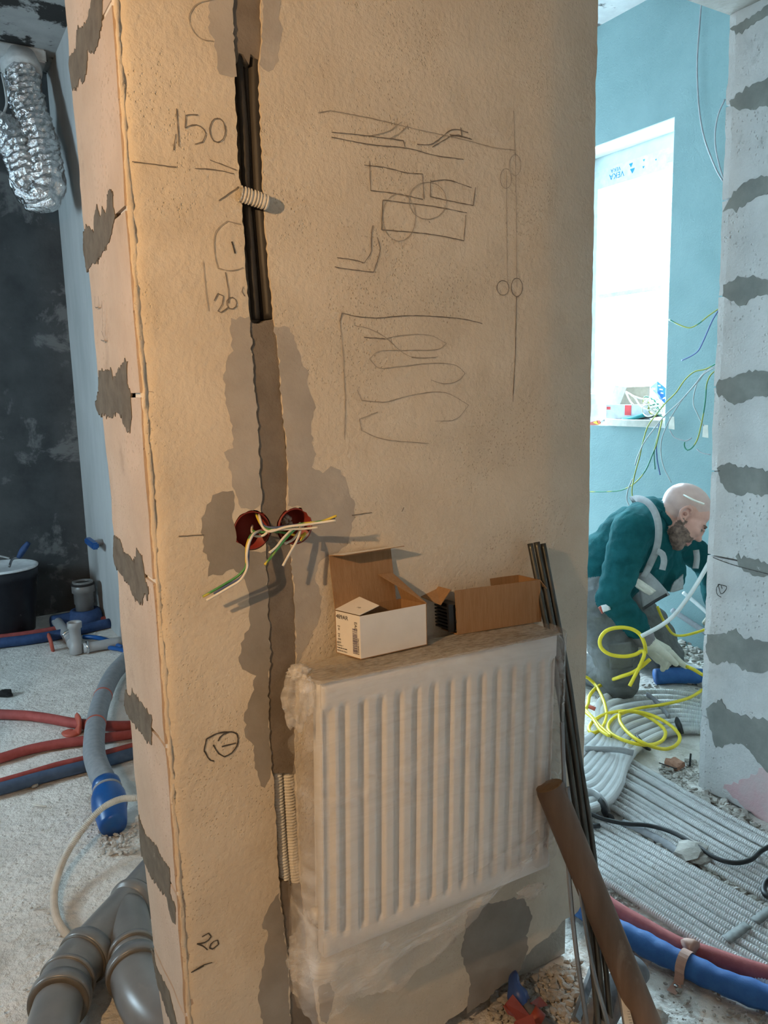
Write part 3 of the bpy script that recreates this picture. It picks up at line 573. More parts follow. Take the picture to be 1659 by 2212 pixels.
# --- pipes and cables lying in the chase
def chase(px_list, off): return [PY(x, y, WY-off) for x, y in px_list]
for k, (a, lab) in enumerate([([(510, -40), (512, 90), (520, 200), (528, 300), (533, 430), (543, 560), (553, 690)], 'black insulated pipe in the upper wall chase, at its left edge'),
        ([(528, -40), (530, 90), (535, 200), (541, 300), (548, 430), (560, 560), (571, 690)], 'black insulated pipe in the upper wall chase, the middle of three'),
        ([(548, -40), (550, 90), (552, 200), (556, 300), (562, 430), (572, 560), (583, 690)], 'dusty black pipe in the upper wall chase, at its right edge')]):
    lo_ = .025 if k == 1 else .016; tag(tube('insulated_pipe', chase(a, -lo_), (.0072, .0078, .0108)[k], M['black_pipe'], sides=14), lab, 'pipe', 'black pipes in the wall chase')
for k, (a, lab, mm) in enumerate([([(598, 1660), (602, 1740), (610, 1850), (618, 1930)], 'grey ribbed conduit in the lower wall chase, shaded left one of two', 'conduit'), ([(620, 1660), (625, 1740), (632, 1850), (641, 1930)], 'pale ribbed conduit in the lower wall chase, beside the radiator film', 'conduit_warm')]):
    tag(conduit('conduit', chase(a, -.017), .0098+.002*k, M[mm], pitch=.0058, sides=18), lab, 'conduit', 'conduits in the lower wall chase')
a, b = PY(518, 418, WY-.008), PY(578, 438, WY-.010)
clip_v, clip_f = tube_data([a, b], .0125, 18, .0012, corr(.0125, .0052, .09), False)
cv2, cf2 = tube_data([a+(b-a)*.002, b-(b-a)*.002], .0095, 18, .01, None, False); n0 = len(clip_v)
tag(mesh('conduit_offcut', np.concatenate([clip_v, cv2]), clip_f+[tuple(i+n0 for i in q[::-1]) for q in cf2], M['conduit_warm']), 'short white ribbed conduit offcut wedged across the upper wall chase', 'conduit')
# --- socket boxes
for k, ((c, r), lab) in enumerate(zip(HOLES, ('empty round red socket box sunk in the wall, left of the pair', 'round red socket box in the wall half filled with wires and mortar'))):
    t = thing('socket_box', (c.x, WY+.04, c.y), lab, 'socket box', 'socket boxes')
    o = Vector((c.x, WY+.0425, c.y)); rr_ = r-.0015
    lathe('box_shell', [(0, 0), (rr_, 0), (rr_, .0425), (rr_-.0018, .0425), (rr_-.0018, .0025), (0, .0025)], M['red_box'], o, (0, -1, 0), t, 36)
    for sgn in (-1, 1):
        q = Vector((c.x+sgn*.029*math.cos(.5), WY+.004, c.y+sgn*.026)); lathe('screw_post', [(.0032, 0), (.0032, .03), (.0014, .03), (.0014, .01), (0, .01)], M['red_box'], q+Vector((0, .03, 0)), (0, -1, 0), t, 10)
    if k == 1:
        bm = bmesh.new(); rr = random.Random(4)
        for q in range(26):
            cc = Vector((c.x-.012+rr.gauss(0, .008), WY+.016+rr.random()*.02, c.y+.008+rr.gauss(0, .007))); bmesh.ops.create_icosphere(bm, subdivisions=1, radius=rr.uniform(.003, .006), matrix=Matrix.Translation(cc))
        tag(from_bm('mortar_crumbs', bm, M['putty'], t), kind='stuff')
# --- wires at the sockets
def wirep(pts): return [PY(x, y, WY-o) for x, y, o in pts]
WIRES = [('w_yg', [(562, 1150, -.03), (552, 1150, .004), (540, 1160, .03), (533, 1180, .038), (532, 1205, .042), (531, 1224, .045), (515, 1243, .040), (485, 1262, .036), (438, 1289, .032)], 'yellow and green wire bending down left from the left socket box, lowest tip'),
 ('w_blue', [(566, 1152, -.03), (556, 1150, .008), (544, 1160, .034), (537, 1182, .042), (536, 1206, .046), (534, 1228, .048), (520, 1248, .044), (492, 1264, .040), (462, 1283, .036)], 'blue wire bending down left from the left socket box'),
 ('w_white', [(568, 1148, -.03), (560, 1147, .010), (546, 1156, .036), (537, 1176, .046), (533, 1200, .05), (534, 1225, .052), (520, 1252, .046), (494, 1269, .042), (446, 1297, .036)], 'white wire bending down left from the left socket box'),
 ('w_yg', [(550, 1100, -.03), (558, 1122, .006), (566, 1136, .018), (580, 1144, .028), (612, 1141, .034), (650, 1132, .044), (695, 1126, .056), (727, 1114, .066)], 'yellow and green wire crossing right over both socket boxes, longest'),
 ('w_blue', [(554, 1100, -.028), (562, 1124, .008), (572, 1137, .020), (590, 1140, .030), (640, 1134, .042), (690, 1130, .052), (724, 1121, .062)], 'blue wire crossing right over both socket boxes, between white and green'),
 ('w_white', [(558, 1104, -.026), (562, 1122, .010), (567, 1138, .022), (580, 1148, .032), (620, 1138, .040), (670, 1132, .052), (725, 1124, .066)], 'long white wire crossing right over both socket boxes'),
 ('w_white', [(545, 1135, -.03), (545, 1150, .004), (552, 1158, .016), (568, 1157, .024), (582, 1147, .030), (620, 1143, .036), (660, 1142, .042), (686, 1139, .050)], 'shorter white wire ending right of the right socket box'),
 ('w_yg', [(545, 1138, -.03), (548, 1148, .004), (562, 1150, .014), (590, 1148, .022), (625, 1153, .024), (650, 1158, .020), (660, 1151, .026), (650, 1168, .034)], 'green wire looped low between the two socket boxes'),
 ('w_white', [(648, 1130, -.02), (643, 1137, .018), (632, 1143, .034), (610, 1165, .046), (597, 1182, .052), (582, 1194, .058)], 'white wire hanging left from the right socket box, thick frayed tip'),
 ('w_yg', [(650, 1132, -.02), (644, 1139, .020), (630, 1150, .038), (610, 1172, .048), (592, 1195, .056), (572, 1220, .064)], 'yellow wire with green tip hanging left from the right socket box'),
 ('w_white', [(652, 1134, -.02), (648, 1140, .022), (648, 1150, .036), (641, 1168, .046), (627, 1193, .054), (611, 1222, .064)], 'white wire hanging straight down from the right socket box'),
 ('w_white', [(655, 1138, -.02), (650, 1142, .018), (642, 1154, .030), (632, 1166, .034), (616, 1174, .040)], 'short white wire curling left under the right socket box')]
for mn, pts, lab in WIRES: tag(tube('wire', wirep(pts), .0021, M[mn], sides=8, step=.004), lab, 'wire', 'wires at the socket boxes')

# --- radiator in its frame
RO = Vector((.500, 1.06, .431)); RT_ = R(1.8); RW, RH, RD = .505, .481, .10
RM = Matrix.Translation(RO) @ Matrix.Rotation(RT_, 4, 'Y')
def rl(x, y, z): return RM @ Vector((x, y, z))
def radiator():
    t = thing('radiator', RO, 'white ribbed panel radiator hung on the plastered wall, wrapped in film', 'radiator')
    # front pressed panel
    pitch = RW/14.3; nx, nzz = 14*12+2, 60; xs = np.linspace(0, RW, nx); zs = np.linspace(0, RH, nzz); v = []; f = []
    for z in zs:
        win = min(max((z-.028)/.014, 0), 1)*min(max((RH-.040-z)/.014, 0), 1); win = win*win*(3-2*win)
        for x in xs:
            u = ((x-.5*pitch*1.2)/pitch) % 1.0; g = 0.0
            if .018 < x < RW-.018: g = min(max((abs(u-.5)-.10)/.16, 0), 1); g = g*g*(3-2*g)
            ed = min(x, RW-x, z, RH-z); rnd = .004*max(0, 1-ed/.006)**2
            v.append(rl(x, rnd+.0105*(1-g)*win, z))
    for j in range(nzz-1):
        for i in range(nx-1): a = j*nx+i; f.append((a, a+1, a+nx+1, a+nx))
    mesh('front_panel', v, f, M['rad'], t, True)
    box('rim', (0, .006, 0), (RW, .026, .004), M['rad'], t, .001, RM); box('rim', (0, .006, RH-.004), (RW, .026, RH), M['rad'], t, .001, RM)
    box('rim', (0, .006, .004), (.004, .026, RH-.004), M['rad'], t, .001, RM); box('rim', (RW-.004, .006, .004), (RW, .026, RH-.004), M['rad'], t, .001, RM)
    box('back_panel', (.03, .082, .01), (RW-.012, RD, RH-.012), M['rad'], t, .004, RM)
    for s, x in ((0, .022), (1, RW-.028)):
        sc_ = box('side_cover', (x, .028, .012), (x+.006, .081, RH-.008), M['rad'], t, .001, RM)
        for k in range(9): box('vent_slot', (x-.0008 if s == 0 else x+.0062, .045, .06+k*.042), (x if s == 0 else x+.0068, .064, .085+k*.042), M['dark'], sc_, 0, RM)
    tg = box('top_grille', (.028, .027, RH-.010), (RW-.028, .0815, RH-.004), M['rad'], t, .001, RM)
    for k in range(22): box('grille_slot', (.04+k*.0195, .034, RH-.0042), (.052+k*.0195, .074, RH-.0034), M['dark'], tg, 0, RM)
    for x, z in ((.004, RH-.045), (.004, .045)): lathe('valve_boss', [(0, 0), (.014, 0), (.014, .022), (.010, .024), (0, .024)], M['rad'], rl(x+.022, .052, z), RM.to_3x3() @ Vector((-1, 0, 0)), t, 20)
    for x in (.12, .38): box('bracket', (x, RD, .05), (x+.03, 1.2-1.06+.003, RH-.06), M['zinc'], t, .002, RM)
    return t
radiator()
def film():
    t = thing('stretch_film', RO+Vector((0, -.02, 0)), 'clear crinkled plastic film wrapped around the white radiator, torn below', 'film')
    # plan path round the left end, the front and the right end
    path = [(.012, .105), (-.010, .085), (-.022, .05), (-.018, .005), (-.006, -.009), (.03, -.011), (.25, -.013), (.47, -.011), (RW+.004, -.008), (RW+.020, .02), (RW+.024, .06), (RW+.012, .102)]
    C, s = catmull([(a, b, 0) for a, b in path], .0045); nu = len(C)
    hx = [-.03, 0, .03, .08, .11, .15, .2, .27, .33, .38, .42, .46, .505, .54]; hz = [-.09, -.085, -.095, -.095, -.105, -.07, -.052, -.025, .012, .030, .036, .022, .035, .06]
    nv = 96; v = []; f = []
    for j in range(nv+1):
        q = j/nv
        for i in range(nu):
            x, y = C[i][0], C[i][1]; hem = float(np.interp(x, hx, hz))+.010*nz(x*22, y*22, 3)+.005*nz(x*80, y*80, 5)
            z = hem+(RH+.006-hem)*q; T = C[min(i+1, nu-1)]-C[max(i-1, 0)]; n2 = Vector((T[1], -T[0])).normalized()
            d = .0016*nz(x*5+z*4, z*14-x*7, 2)+.0006*nz(x*18+z*12, z*44-x*22, 4)+.0016*max(0, 1-3.5*abs(nz(x*7-z*9, z*11+x*6, 6)))+.0013*max(0, 1-5*abs(nz(x*5+z*9, z*13-x*11, 16)))
            side = max(0, (y-.0)/.05); d *= 1+min(side, 1)*3.5
            loose = max(0, 1-(z+.10)/.12); d += loose*(.010*nz(x*18, z*22, 9)-.004); d = max(d, -.0015 if z > 0 else -.02)
            if z < -.004: y = y+.022*min(1, -z/.06)
            topc = max(0, (z-RH+.012)/.018); yy = y+n2.y*d+topc*(.006 if y < .05 else -.004)
            v.append(rl(x+n2.x*d*(1-topc)+topc*(.006 if x < .1 else (-.006 if x > .4 else 0)), yy, z))
    for j in range(nv):
        for i in range(nu-1): a = j*nu+i; f.append((a, a+1, a+nu+1, a+nu))
    mesh('film_wrap', v, f, M['film'], t, True)
    v = []; f = []; nx, ny = 90, 18
    for j in range(ny+1):
        for i in range(nx+1):
            x = -.010+(RW+.02)*i/nx; y = -.004+(RD+.006)*j/ny; e = min(x+.010, RW+.01-x, .03)/.03
            h = .0012*nz(x*25, y*40, 3)+.0012*abs(nz(x*60, y*70, 5)); v.append(rl(x, y, RH+.001+max(-.0006, h)*e))
    for j in range(ny):
        for i in range(nx): a = j*(nx+1)+i; f.append((a, a+1, a+nx+2, a+nx+1))
    mesh('film_top', v, f, M['film_dusty'], t, True)
    # loose dense hem gathered under and beside the radiator
    def hem_sheet(path2, top, bot, seed, amp, nv2=34, mm='film_dense'):
        C, s = catmull([(a, b, 0) for a, b in path2], .004); n = len(C); v = []; f = []
        for j in range(nv2+1):
            q = j/nv2
            for i in range(n):
                x, y = C[i][0], C[i][1]; z0 = np.interp(i/(n-1), *top); z1 = np.interp(i/(n-1), *bot)+.012*nz(i*.09, seed)+.007*nz(i*.31, seed+4)
                z = z0+(z1-z0)*q; T = C[min(i+1, n-1)]-C[max(i-1, 0)]; m2 = Vector((T[1], -T[0])).normalized()
                d = amp*(.5+q)*(nz(i*.05+q*1.5, q*2.4-i*.03, seed)+.5*nz(i*.16+q*3, q*6-i*.05, seed+2)+.35*max(0, 1-4*abs(nz(i*.06-q*2.5, q*2.2, seed+7))))
                v.append(rl(x+m2.x*d, y+m2.y*d, z))
        for j in range(nv2):
            for i in range(n-1): a = j*n+i; f.append((a, a+1, a+n+1, a+n))
        mesh('film_hem', v, f, M[mm], t, True)
    hem_sheet([(-.028, .07), (-.026, .02), (-.012, -.012), (.06, -.017), (.16, -.015), (.27, -.012), (.37, -.008), (.46, .0), (.53, .02)], ([0, .25, .5, .75, 1], [.09, .045, .05, .075, .10]), ([0, .12, .25, .36, .42, .55, .66, .78, .9, 1], [-.10, -.105, -.085, -.10, -.085, -.06, -.02, .02, .035, .03]), 3.0, .006)
    hem_sheet([(RW+.004, -.012), (RW+.022, .0), (RW+.034, .03), (RW+.032, .07), (RW+.02, .10)], ([0, 1], [RH+.004, RH+.002]), ([0, .5, 1], [.05, .03, .05]), 11.0, .004, 70)
    hem_sheet([(-.016, .0), (-.028, .03), (-.030, .06), (-.020, .10)], ([0, 1], [.26, .24]), ([0, .5, 1], [-.08, -.11, -.09]), 17.0, .003, 60, 'film')
    def wad(c, rx, ry, rz, seed):
        bm = bmesh.new(); bmesh.ops.create_icosphere(bm, subdivisions=4, radius=1)
        for vv in bm.verts:
            p = vv.co.copy(); k = 1+.45*nz(p.x*2.3, p.y*2.3, p.z*2.3+seed)+.28*abs(nz(p.x*6, p.y*6, p.z*6+seed)); vv.co = Vector(c)+Vector((p.x*rx, p.y*ry, p.z*rz))*k
        from_bm('film_wad', bm, M['film_dense'], t, True)
    wad(PY(640, 1512, 1.12), .020, .014, .045, 1); wad(PY(664, 1500, 1.085), .012, .010, .03, 5); wad(PY(660, 2055, 1.11), .026, .02, .055, 2); wad(PY(645, 1452, 1.12), .018, .015, .012, 3)
    wad(PY(1150, 1925, 1.06), .03, .012, .010, 7)
m_, nt_, b_ = new_mat('dusty_film'); tr_ = nt_.nodes.new('ShaderNodeBsdfTransparent'); mx_ = nt_.nodes.new('ShaderNodeMixShader'); b_.inputs['Base Color'].default_value = (.40, .35, .28, 1); b_.inputs['Roughness'].default_value = .6
n_ = nt_.nodes.new('ShaderNodeTexNoise'); n_.inputs['Scale'].default_value = 22; r_ = nt_.nodes.new('ShaderNodeMapRange'); r_.inputs[1].default_value = .3; r_.inputs[2].default_value = .65; r_.inputs[3].default_value = .45; r_.inputs[4].default_value = .95
nt_.links.new(n_.outputs[0], r_.inputs[0]); nt_.links.new(r_.outputs[0], mx_.inputs[0]); nt_.links.new(tr_.outputs[0], mx_.inputs[1]); nt_.links.new(b_.outputs[0], mx_.inputs[2]); nt_.links.new(mx_.outputs[0], nt_.nodes['Material Output'].inputs[0]); M['film_dusty'] = m_
film()

# --- the two cartons on the radiator
def slab(name, quad, th, m, parent=None, inner=None):
    """A cardboard panel: four corners and a thickness; the second material covers its inner face."""
    q = [Vector(p) for p in quad]; n = (q[1]-q[0]).cross(q[3]-q[0]).normalized(); v = q+[p+n*th for p in q]
    o = mesh(name, v, [(0, 3, 2, 1), (4, 5, 6, 7), (0, 1, 5, 4), (1, 2, 6, 5), (2, 3, 7, 6), (3, 0, 4, 7)], [m, inner or m], parent)
    if inner:
        for k in (1, 2, 3, 4, 5): o.data.polygons[k].material_index = 1
    return o
def text_on(s, o, ex, ey, size, m, parent, align='LEFT'):
    c = bpy.data.curves.new('lettering', 'FONT'); c.body = s; c.size = size; c.align_x = align; c.extrude = .00005; c.materials.append(m)
    ob = letter_mesh(c); x = Vector(ex).normalized(); z = x.cross(Vector(ey)).normalized(); y = z.cross(x)
    p = Vector(o)+z*.0004; mw = Matrix(((x.x, y.x, z.x, p.x), (x.y, y.y, z.y, p.y), (x.z, y.z, z.z, p.z), (0, 0, 0, 1)))
    ob.parent = parent; ob.matrix_basis = mw
    if parent.parent is None: ob.matrix_parent_inverse = Matrix.Translation(-Vector(parent.location))
    return ob
def white_box():
    zb = .9135
    A = F(780, 1422, zb); Bq = F(923, 1391, zb-.004); A.z = zb-.001; Bq.z = zb-.004
    ax = (Bq-A).normalized(); L = (Bq-A).length; back = Vector((-.30, .95, 0)).normalized(); Dp = .060; up = Vector((0, 0, 1)); Hh = PY(778, 1330, A.y).z-zb
    t = thing('carton', A, 'white cardboard carton with printed end and raised brown-lined lid on the radiator', 'box')
    C = A+back*Dp; Dd = Bq+back*Dp; U = up*Hh; w, k = M['white_card'], M['kraft']; th = .0016
    slab('bottom_panel', [A, C, Dd, Bq], th, w, t, k)
    fp = slab('front_panel', [A, Bq, Bq+U, A+U][::1], -th, w, t, k)
    ep = slab('end_panel', [C, A, A+U, C+U], -th, w, t, k)
    slab('back_panel', [Dd, C, C+U, Dd+U], -th, w, t, k); slab('end_panel', [Bq, Dd, Dd+U, Bq+U], -th, w, t, k)
    # lid standing on the rear edge, with a folded top tab
    c0, d0 = C+U, Dd+U; Lh = PY(715, 1203, C.y).z-c0.z; tilt = Vector((-.002, .012, 0)); lw = .130
    c1, d1 = c0+up*Lh+tilt, c0+ax*lw+up*Lh+tilt
    ld_ = slab('lid', [c0, c0+ax*lw, d1, c1], .0016, k, t, k)
    slab('tuck_tab', [c1+Vector((0, 0, .001)), d1+Vector((0, 0, .001)), d1-back*.030+up*.006+ax*.004, c1-back*.030+up*.004+ax*.006], .0014, w, t, k)
    # left and right dust flaps
    e0 = A+U; slab('dust_flap', [c0+ax*.0005+up*.0015, e0+up*.0015, e0+ax*.040+up*.012, c0+ax*.052+up*.016], .0012, k, t, w)
    f0, f1 = Bq+U, Dd+U; slab('dust_flap', [f0, f1, f1+up*.050-ax*.018, f1+up*.052-ax*.050], .0012, k, t, k)
    # printing on the end panel
    ex = (A-C).normalized(); P = lambda u, z: C+ex*u+up*z+Vector((0, 0, 0))-ax*.0002
    wdt = Dp; col = M['print']
    text_on('489AR', P(.003, Hh-.0125), ex, up, .0105, col, ep); text_on('EAC', P(wdt-.013, Hh-.012), -up, ex, .0085, col, ep)
    z = .006; rr = random.Random(3)
    bars = bmesh.new()
    while z < Hh-.026:
        h = rr.choice((.0006, .0010, .0014)); o = P(wdt-.018, z)
        vs = [bars.verts.new(q-ax*.0003) for q in (o, o+ex*.011, o+ex*.011+up*h, o+up*h)]; bars.faces.new(vs); z += h+rr.choice((.0006, .0011))
    tag(from_bm('barcode', bars, M['print_ink'], ep), kind='stuff')
    text_on('8 032698 017962', P(wdt-.0035, .006), up, -ex, .0042, col, ep)
    text_on('MADE IN ITALY', P(.003, .0035), ex, up, .0036, col, ep); text_on('Quantity 1', P(.003, .0135), ex, up, .0036, col, ep); text_on('Pezzi 1', P(.003, .0175), ex, up, .0036, col, ep)
    for j, (u0, w_) in enumerate(((.003, .002), (.0058, .005), (.0115, .004), (.0162, .002), (.0188, .002), (.0215, .006))):
        o = P(u0, .0088)-ax*.0003; mesh('print_mark', [o, o+ex*w_, o+ex*w_+up*.0016, o+up*.0016], [(0, 1, 2, 3)], col, ep)
    for j, (u0, z0, w_, h_) in enumerate([(.006, .048, .006, .002), (.0075, .0415, .003, .0045), (.0062, .034, .0055, .002), (.0075, .029, .003, .004), (.006, .024, .007, .003), (.0045, .0195, .009, .0018)]):
        o = P(u0, z0)-ax*.0003; mesh('print_mark', [o, o+ex*w_, o+ex*w_+up*h_, o+up*h_], [(0, 1, 2, 3)], M['print_pale'], ep)
    text_on('12', A+U+ax*.014+back*.025+up*.009, -back, ax, .008, col, t)
M['print_ink'] = plain('print_navy', (.02, .02, .09), .7); M['print_pale'] = plain('print_grey', (.25, .24, .23), .7)
white_box()
def brown_box():
    z0 = .906; A = F(988, 1369, z0); Bq = F(1170, 1340, z0-.006); A.z = z0; Bq.z = z0-.006
    ax = (Bq-A).normalized(); up = Vector((-.05, 0, 1)).normalized(); back = Vector((-.12, .99, 0)).normalized(); Dp = .058
    U = up*(PY(978, 1277, A.y).z-z0); k = M['kraft']; t = thing('carton', A, 'open long brown cardboard carton beside the white carton on the radiator', 'box')
    C, Dd = A+back*Dp, Bq+back*Dp; th = .0022
    slab('bottom_panel', [A, C, Dd, Bq], th, k, t); slab('front_panel', [A, Bq, Bq+U, A+U], -th, k, t); slab('back_panel', [Dd, C, C+U, Dd+U], -th, k, t); slab('end_panel', [Bq, Dd, Dd+U, Bq+U], -th, k, t)
    slab('end_flap', [C+U, A+U+back*.012, A+U+back*.004-ax*.030-up*.024, C+U-ax*.046-up*.012], .0018, k, t)
    slab('end_flap', [C+U*.98+ax*.004, C+U*.5, C+U*.42-ax*.036, C+U*.86-ax*.040], .0018, k, t)
    slab('end_flap', [Bq+U, Dd+U, Dd+U+ax*.016-up*.020, Bq+U+ax*.022-up*.026], .0018, k, t)
    bk = thing('plastic_bracket', A-ax*.02, 'black ribbed plastic piece sticking out of the brown carton', 'plastic part'); m = M['black_plastic']
    def bx(nm, u0, u1, v0, v1, h0, h1, p): 
        q = [A+ax*u+back*v_+up*h for h in (h0, h1) for (u, v_) in ((u0, v0), (u1, v0), (u1, v1), (u0, v1))]
        return mesh(nm, q, [(3, 2, 1, 0), (4, 5, 6, 7), (0, 1, 5, 4), (1, 2, 6, 5), (2, 3, 7, 6), (3, 0, 4, 7)], m, p)
    bx('body', -.004, .018, .006, .052, .004, .056, bk)
    for j in range(7): bx('fin', -.012, -.003, .010, .050, .007+j*.0068, .0105+j*.0068, bk)
    bx('rail', -.014, -.004, .003, .008, .004, .058, bk)
    tag(tube('bag_lip', [A+ax*.004+back*.002+up*h+ax*w for h, w in ((.004, -.006), (.014, .002), (.024, -.004), (.036, .002), (.048, -.003), (.058, .001))], .0016, M['black_plastic'], bk, 8, .004))
brown_box()

# --- rods, flat profiles and the wooden pole leaning at the right corner
def vp(pts): return [V(x, y, d) for x, y, d in pts]
RODS = [([(1145, 1174, 1.575), (1168, 1290, 1.565), (1205, 1480, 1.55), (1228, 1640, 1.545), (1250, 1800, 1.54), (1272, 2000, 1.535), (1292, 2212, 1.53), (1301, 2300, 1.53)], .0058, 'oiled steel rod leaning in the corner behind the cartons, left of three'),
        ([(1159, 1171, 1.582), (1182, 1290, 1.572), (1218, 1480, 1.557), (1242, 1640, 1.552), (1264, 1800, 1.547), (1285, 2000, 1.542), (1305, 2212, 1.537), (1314, 2300, 1.537)], .0068, 'oiled steel rod leaning in the corner, middle of the three tall ones'),
        ([(1173, 1174, 1.588), (1195, 1290, 1.578), (1230, 1480, 1.563), (1252, 1640, 1.558), (1277, 1800, 1.553), (1299, 2000, 1.548), (1320, 2212, 1.543), (1329, 2300, 1.543)], .0058, 'oiled steel rod leaning in the corner, rightmost and nearest the wall edge')]
for pts, r, lab in RODS: tag(tube('steel_rod', vp(pts), r, M['steel'], sides=12), lab, 'rod', 'steel rods leaning in the corner')
for pts, r, lab in [([(1214, 1560, 1.50), (1226, 1850, 1.50), (1243, 2040, 1.50), (1268, 2212, 1.50), (1282, 2300, 1.50)], .0045, 'thin bright zinc strip standing apart left of the rods'),
                    ([(1226, 1700, 1.49), (1250, 1900, 1.49), (1281, 2090, 1.48), (1313, 2212, 1.47), (1333, 2290, 1.46)], .005, 'zinc profile with grooves crossing between the rods and the pole')]:
    tag(tube('zinc_profile', vp(pts), r, M['zinc'], sides=6, flat=.5, smooth=False), lab, 'metal strip')
def pole():
    a = V(1186, 1697, 1.50); b = V(1418, 2262, 1.50); b2 = a+(b-a)*1.06
    ax = (b2-a); Lp = ax.length; ax.normalize(); t = thing('wooden_pole', b2, 'round worn brown wooden tool handle leaning on the wrapped radiator', 'pole')
    u = ax.orthogonal().normalized(); w = ax.cross(u); v = []; f = []; n = 28; rings = 60
    for j in range(rings+1):
        s = Lp*j/rings; rr_ = .0280*(1+.02*nz(s*7, 1.5)) * (1 if j else .93); c = a+ax*s+u*.002*nz(s*5, 7)
        for k in range(n): q = 2*math.pi*k/n; v.append(c+(u*math.cos(q)+w*math.sin(q))*rr_*(1+.012*nz(math.cos(q)*2, math.sin(q)*2, s*9)))
    for j in range(rings):
        for k in range(n): q = (k+1) % n; f.append((j*n+k, j*n+q, (j+1)*n+q, (j+1)*n+k))
    f.append(tuple(rings*n+k for k in range(n)))
    mesh('shaft', v, f, M['wood'], t, True)
    ev = [a-ax*.0035]+[v[k] for k in range(n)]; o = mesh('end_grain', ev, [(0, 1+(k+1) % n, 1+k) for k in range(n)], M['wood_end'], t); tag(o, 'sawn pale end of the pole')
pole()
# --- blue sleeve and red clamp poking out under the wall
def wall_foot_pipe():
    t = thing('pipe_stub', F(1150, 2190, .02), 'dark pipe stub in a torn blue sleeve with a red clamp at the wall foot', 'pipe')
    p = [PY(1112, 2100, 1.17), PY(1118, 2150, 1.13), PY(1140, 2195, 1.10), F(1200, 2230, .035)]
    tube('blue_sleeve', [PY(1113, 2098, 1.19), PY(1111, 2122, 1.17), PY(1120, 2152, 1.15), PY(1130, 2170, 1.14)], .02, M['foam_navy2'], t, 16, .005, lambda s, a: (.004+.016*np.clip(s/.05, 0, 1))[:, None]*(1+.22*np.sin(a*3+.5)[None, :])+.002*np.sin(s*140)[:, None], True, True, .7)
    pp = [PY(1122, 2158, 1.16), PY(1145, 2186, 1.12), F(1185, 2224, .022), F(1235, 2275, .02)]; tube('dark_pipe', pp, .0165, M['foam_dark'], t, 16)
    C, sN = catmull(pp, .004); k = 14; lathe('red_clamp', [(.0168, -.014), (.0185, -.014), (.0185, .012), (.0168, .012)], M['red_tape2'], C[k], C[k+1]-C[k], t, 24)
    def strip(q, m_): slab('red_clamp', q, .002, M['red_tape2'], t)
    strip([PY(1092, 2168, 1.13), PY(1108, 2148, 1.14), PY(1150, 2200, 1.10), PY(1122, 2212, 1.10)], 0); strip([PY(1088, 2172, 1.13), PY(1096, 2166, 1.135), PY(1112, 2196, 1.11), PY(1098, 2190, 1.115)], 0); strip([PY(1166, 2152, 1.14), PY(1184, 2172, 1.13), PY(1160, 2178, 1.12), PY(1146, 2166, 1.12)], 0)
    strip([PY(1112, 2206, 1.09), PY(1150, 2190, 1.08), PY(1166, 2240, 1.06), PY(1098, 2246, 1.07)], 0)
M['red_tape2'] = plain('dull_red_tape', (.26, .045, .025), .5); M['foam_navy2'] = plain('torn_blue_foil', (.03, .07, .24), .4)
wall_foot_pipe()

# ================================================================== LEFT ROOM
def fl(pts, z): return [F(x, y, z) for x, y in pts]
def duct():
    t = thing('foil_duct', V(60, 150, 4.3), 'crinkled silver foil ventilation duct hanging in a U below a white collar', 'duct')
    for nm, px, r in (('duct_hose', [(46, 150, 4.28), (56, 215, 4.22), (80, 290, 4.14), (97, 360, 4.08), (102, 405, 4.05), (88, 424, 4.04), (70, 412, 4.05), (56, 365, 4.07), (40, 322, 4.09), (14, 290, 4.12), (-30, 268, 4.15)], .088),):
        def rf(s, a):
            out = []
            for q in s:
                row = []
                for b in a:
                    k = math.sin(q*2*math.pi/.045+1.3*math.sin(b*2)+nz(q*9, b, 3)*2.5)*.006+nz(q*22, math.cos(b)*3, math.sin(b)*3)*.014+nz(q*60, math.cos(b)*8, math.sin(b)*8)*.008
                    row.append(r+k)
                out.append(row)
            return np.array(out)
        tube(nm, vp(px), r, M['duct'], t, 40, .010, rf, True, False)
    lathe('collar', [(.05, 0), (.098, 0), (.105, .02), (.105, .09), (.09, .10), (.05, .10)], M['white_plastic'], V(48, 160, 4.26), V(42, 120, 4.3)-V(48, 160, 4.26), t, 32)
    c = V(40, 132, 4.3); box('collar_plate', (c.x-.13, c.y-.10, c.z-.02), (c.x+.13, c.y+.16, CEIL-.001), M['white_plastic'], t, .008)
    tube('cable_tie', vp([(4, 160, 4.15), (12, 200, 4.1), (14, 225, 4.1), (6, 250, 4.1)]), .006, M['white_plastic'], t, 6, .01)
duct()
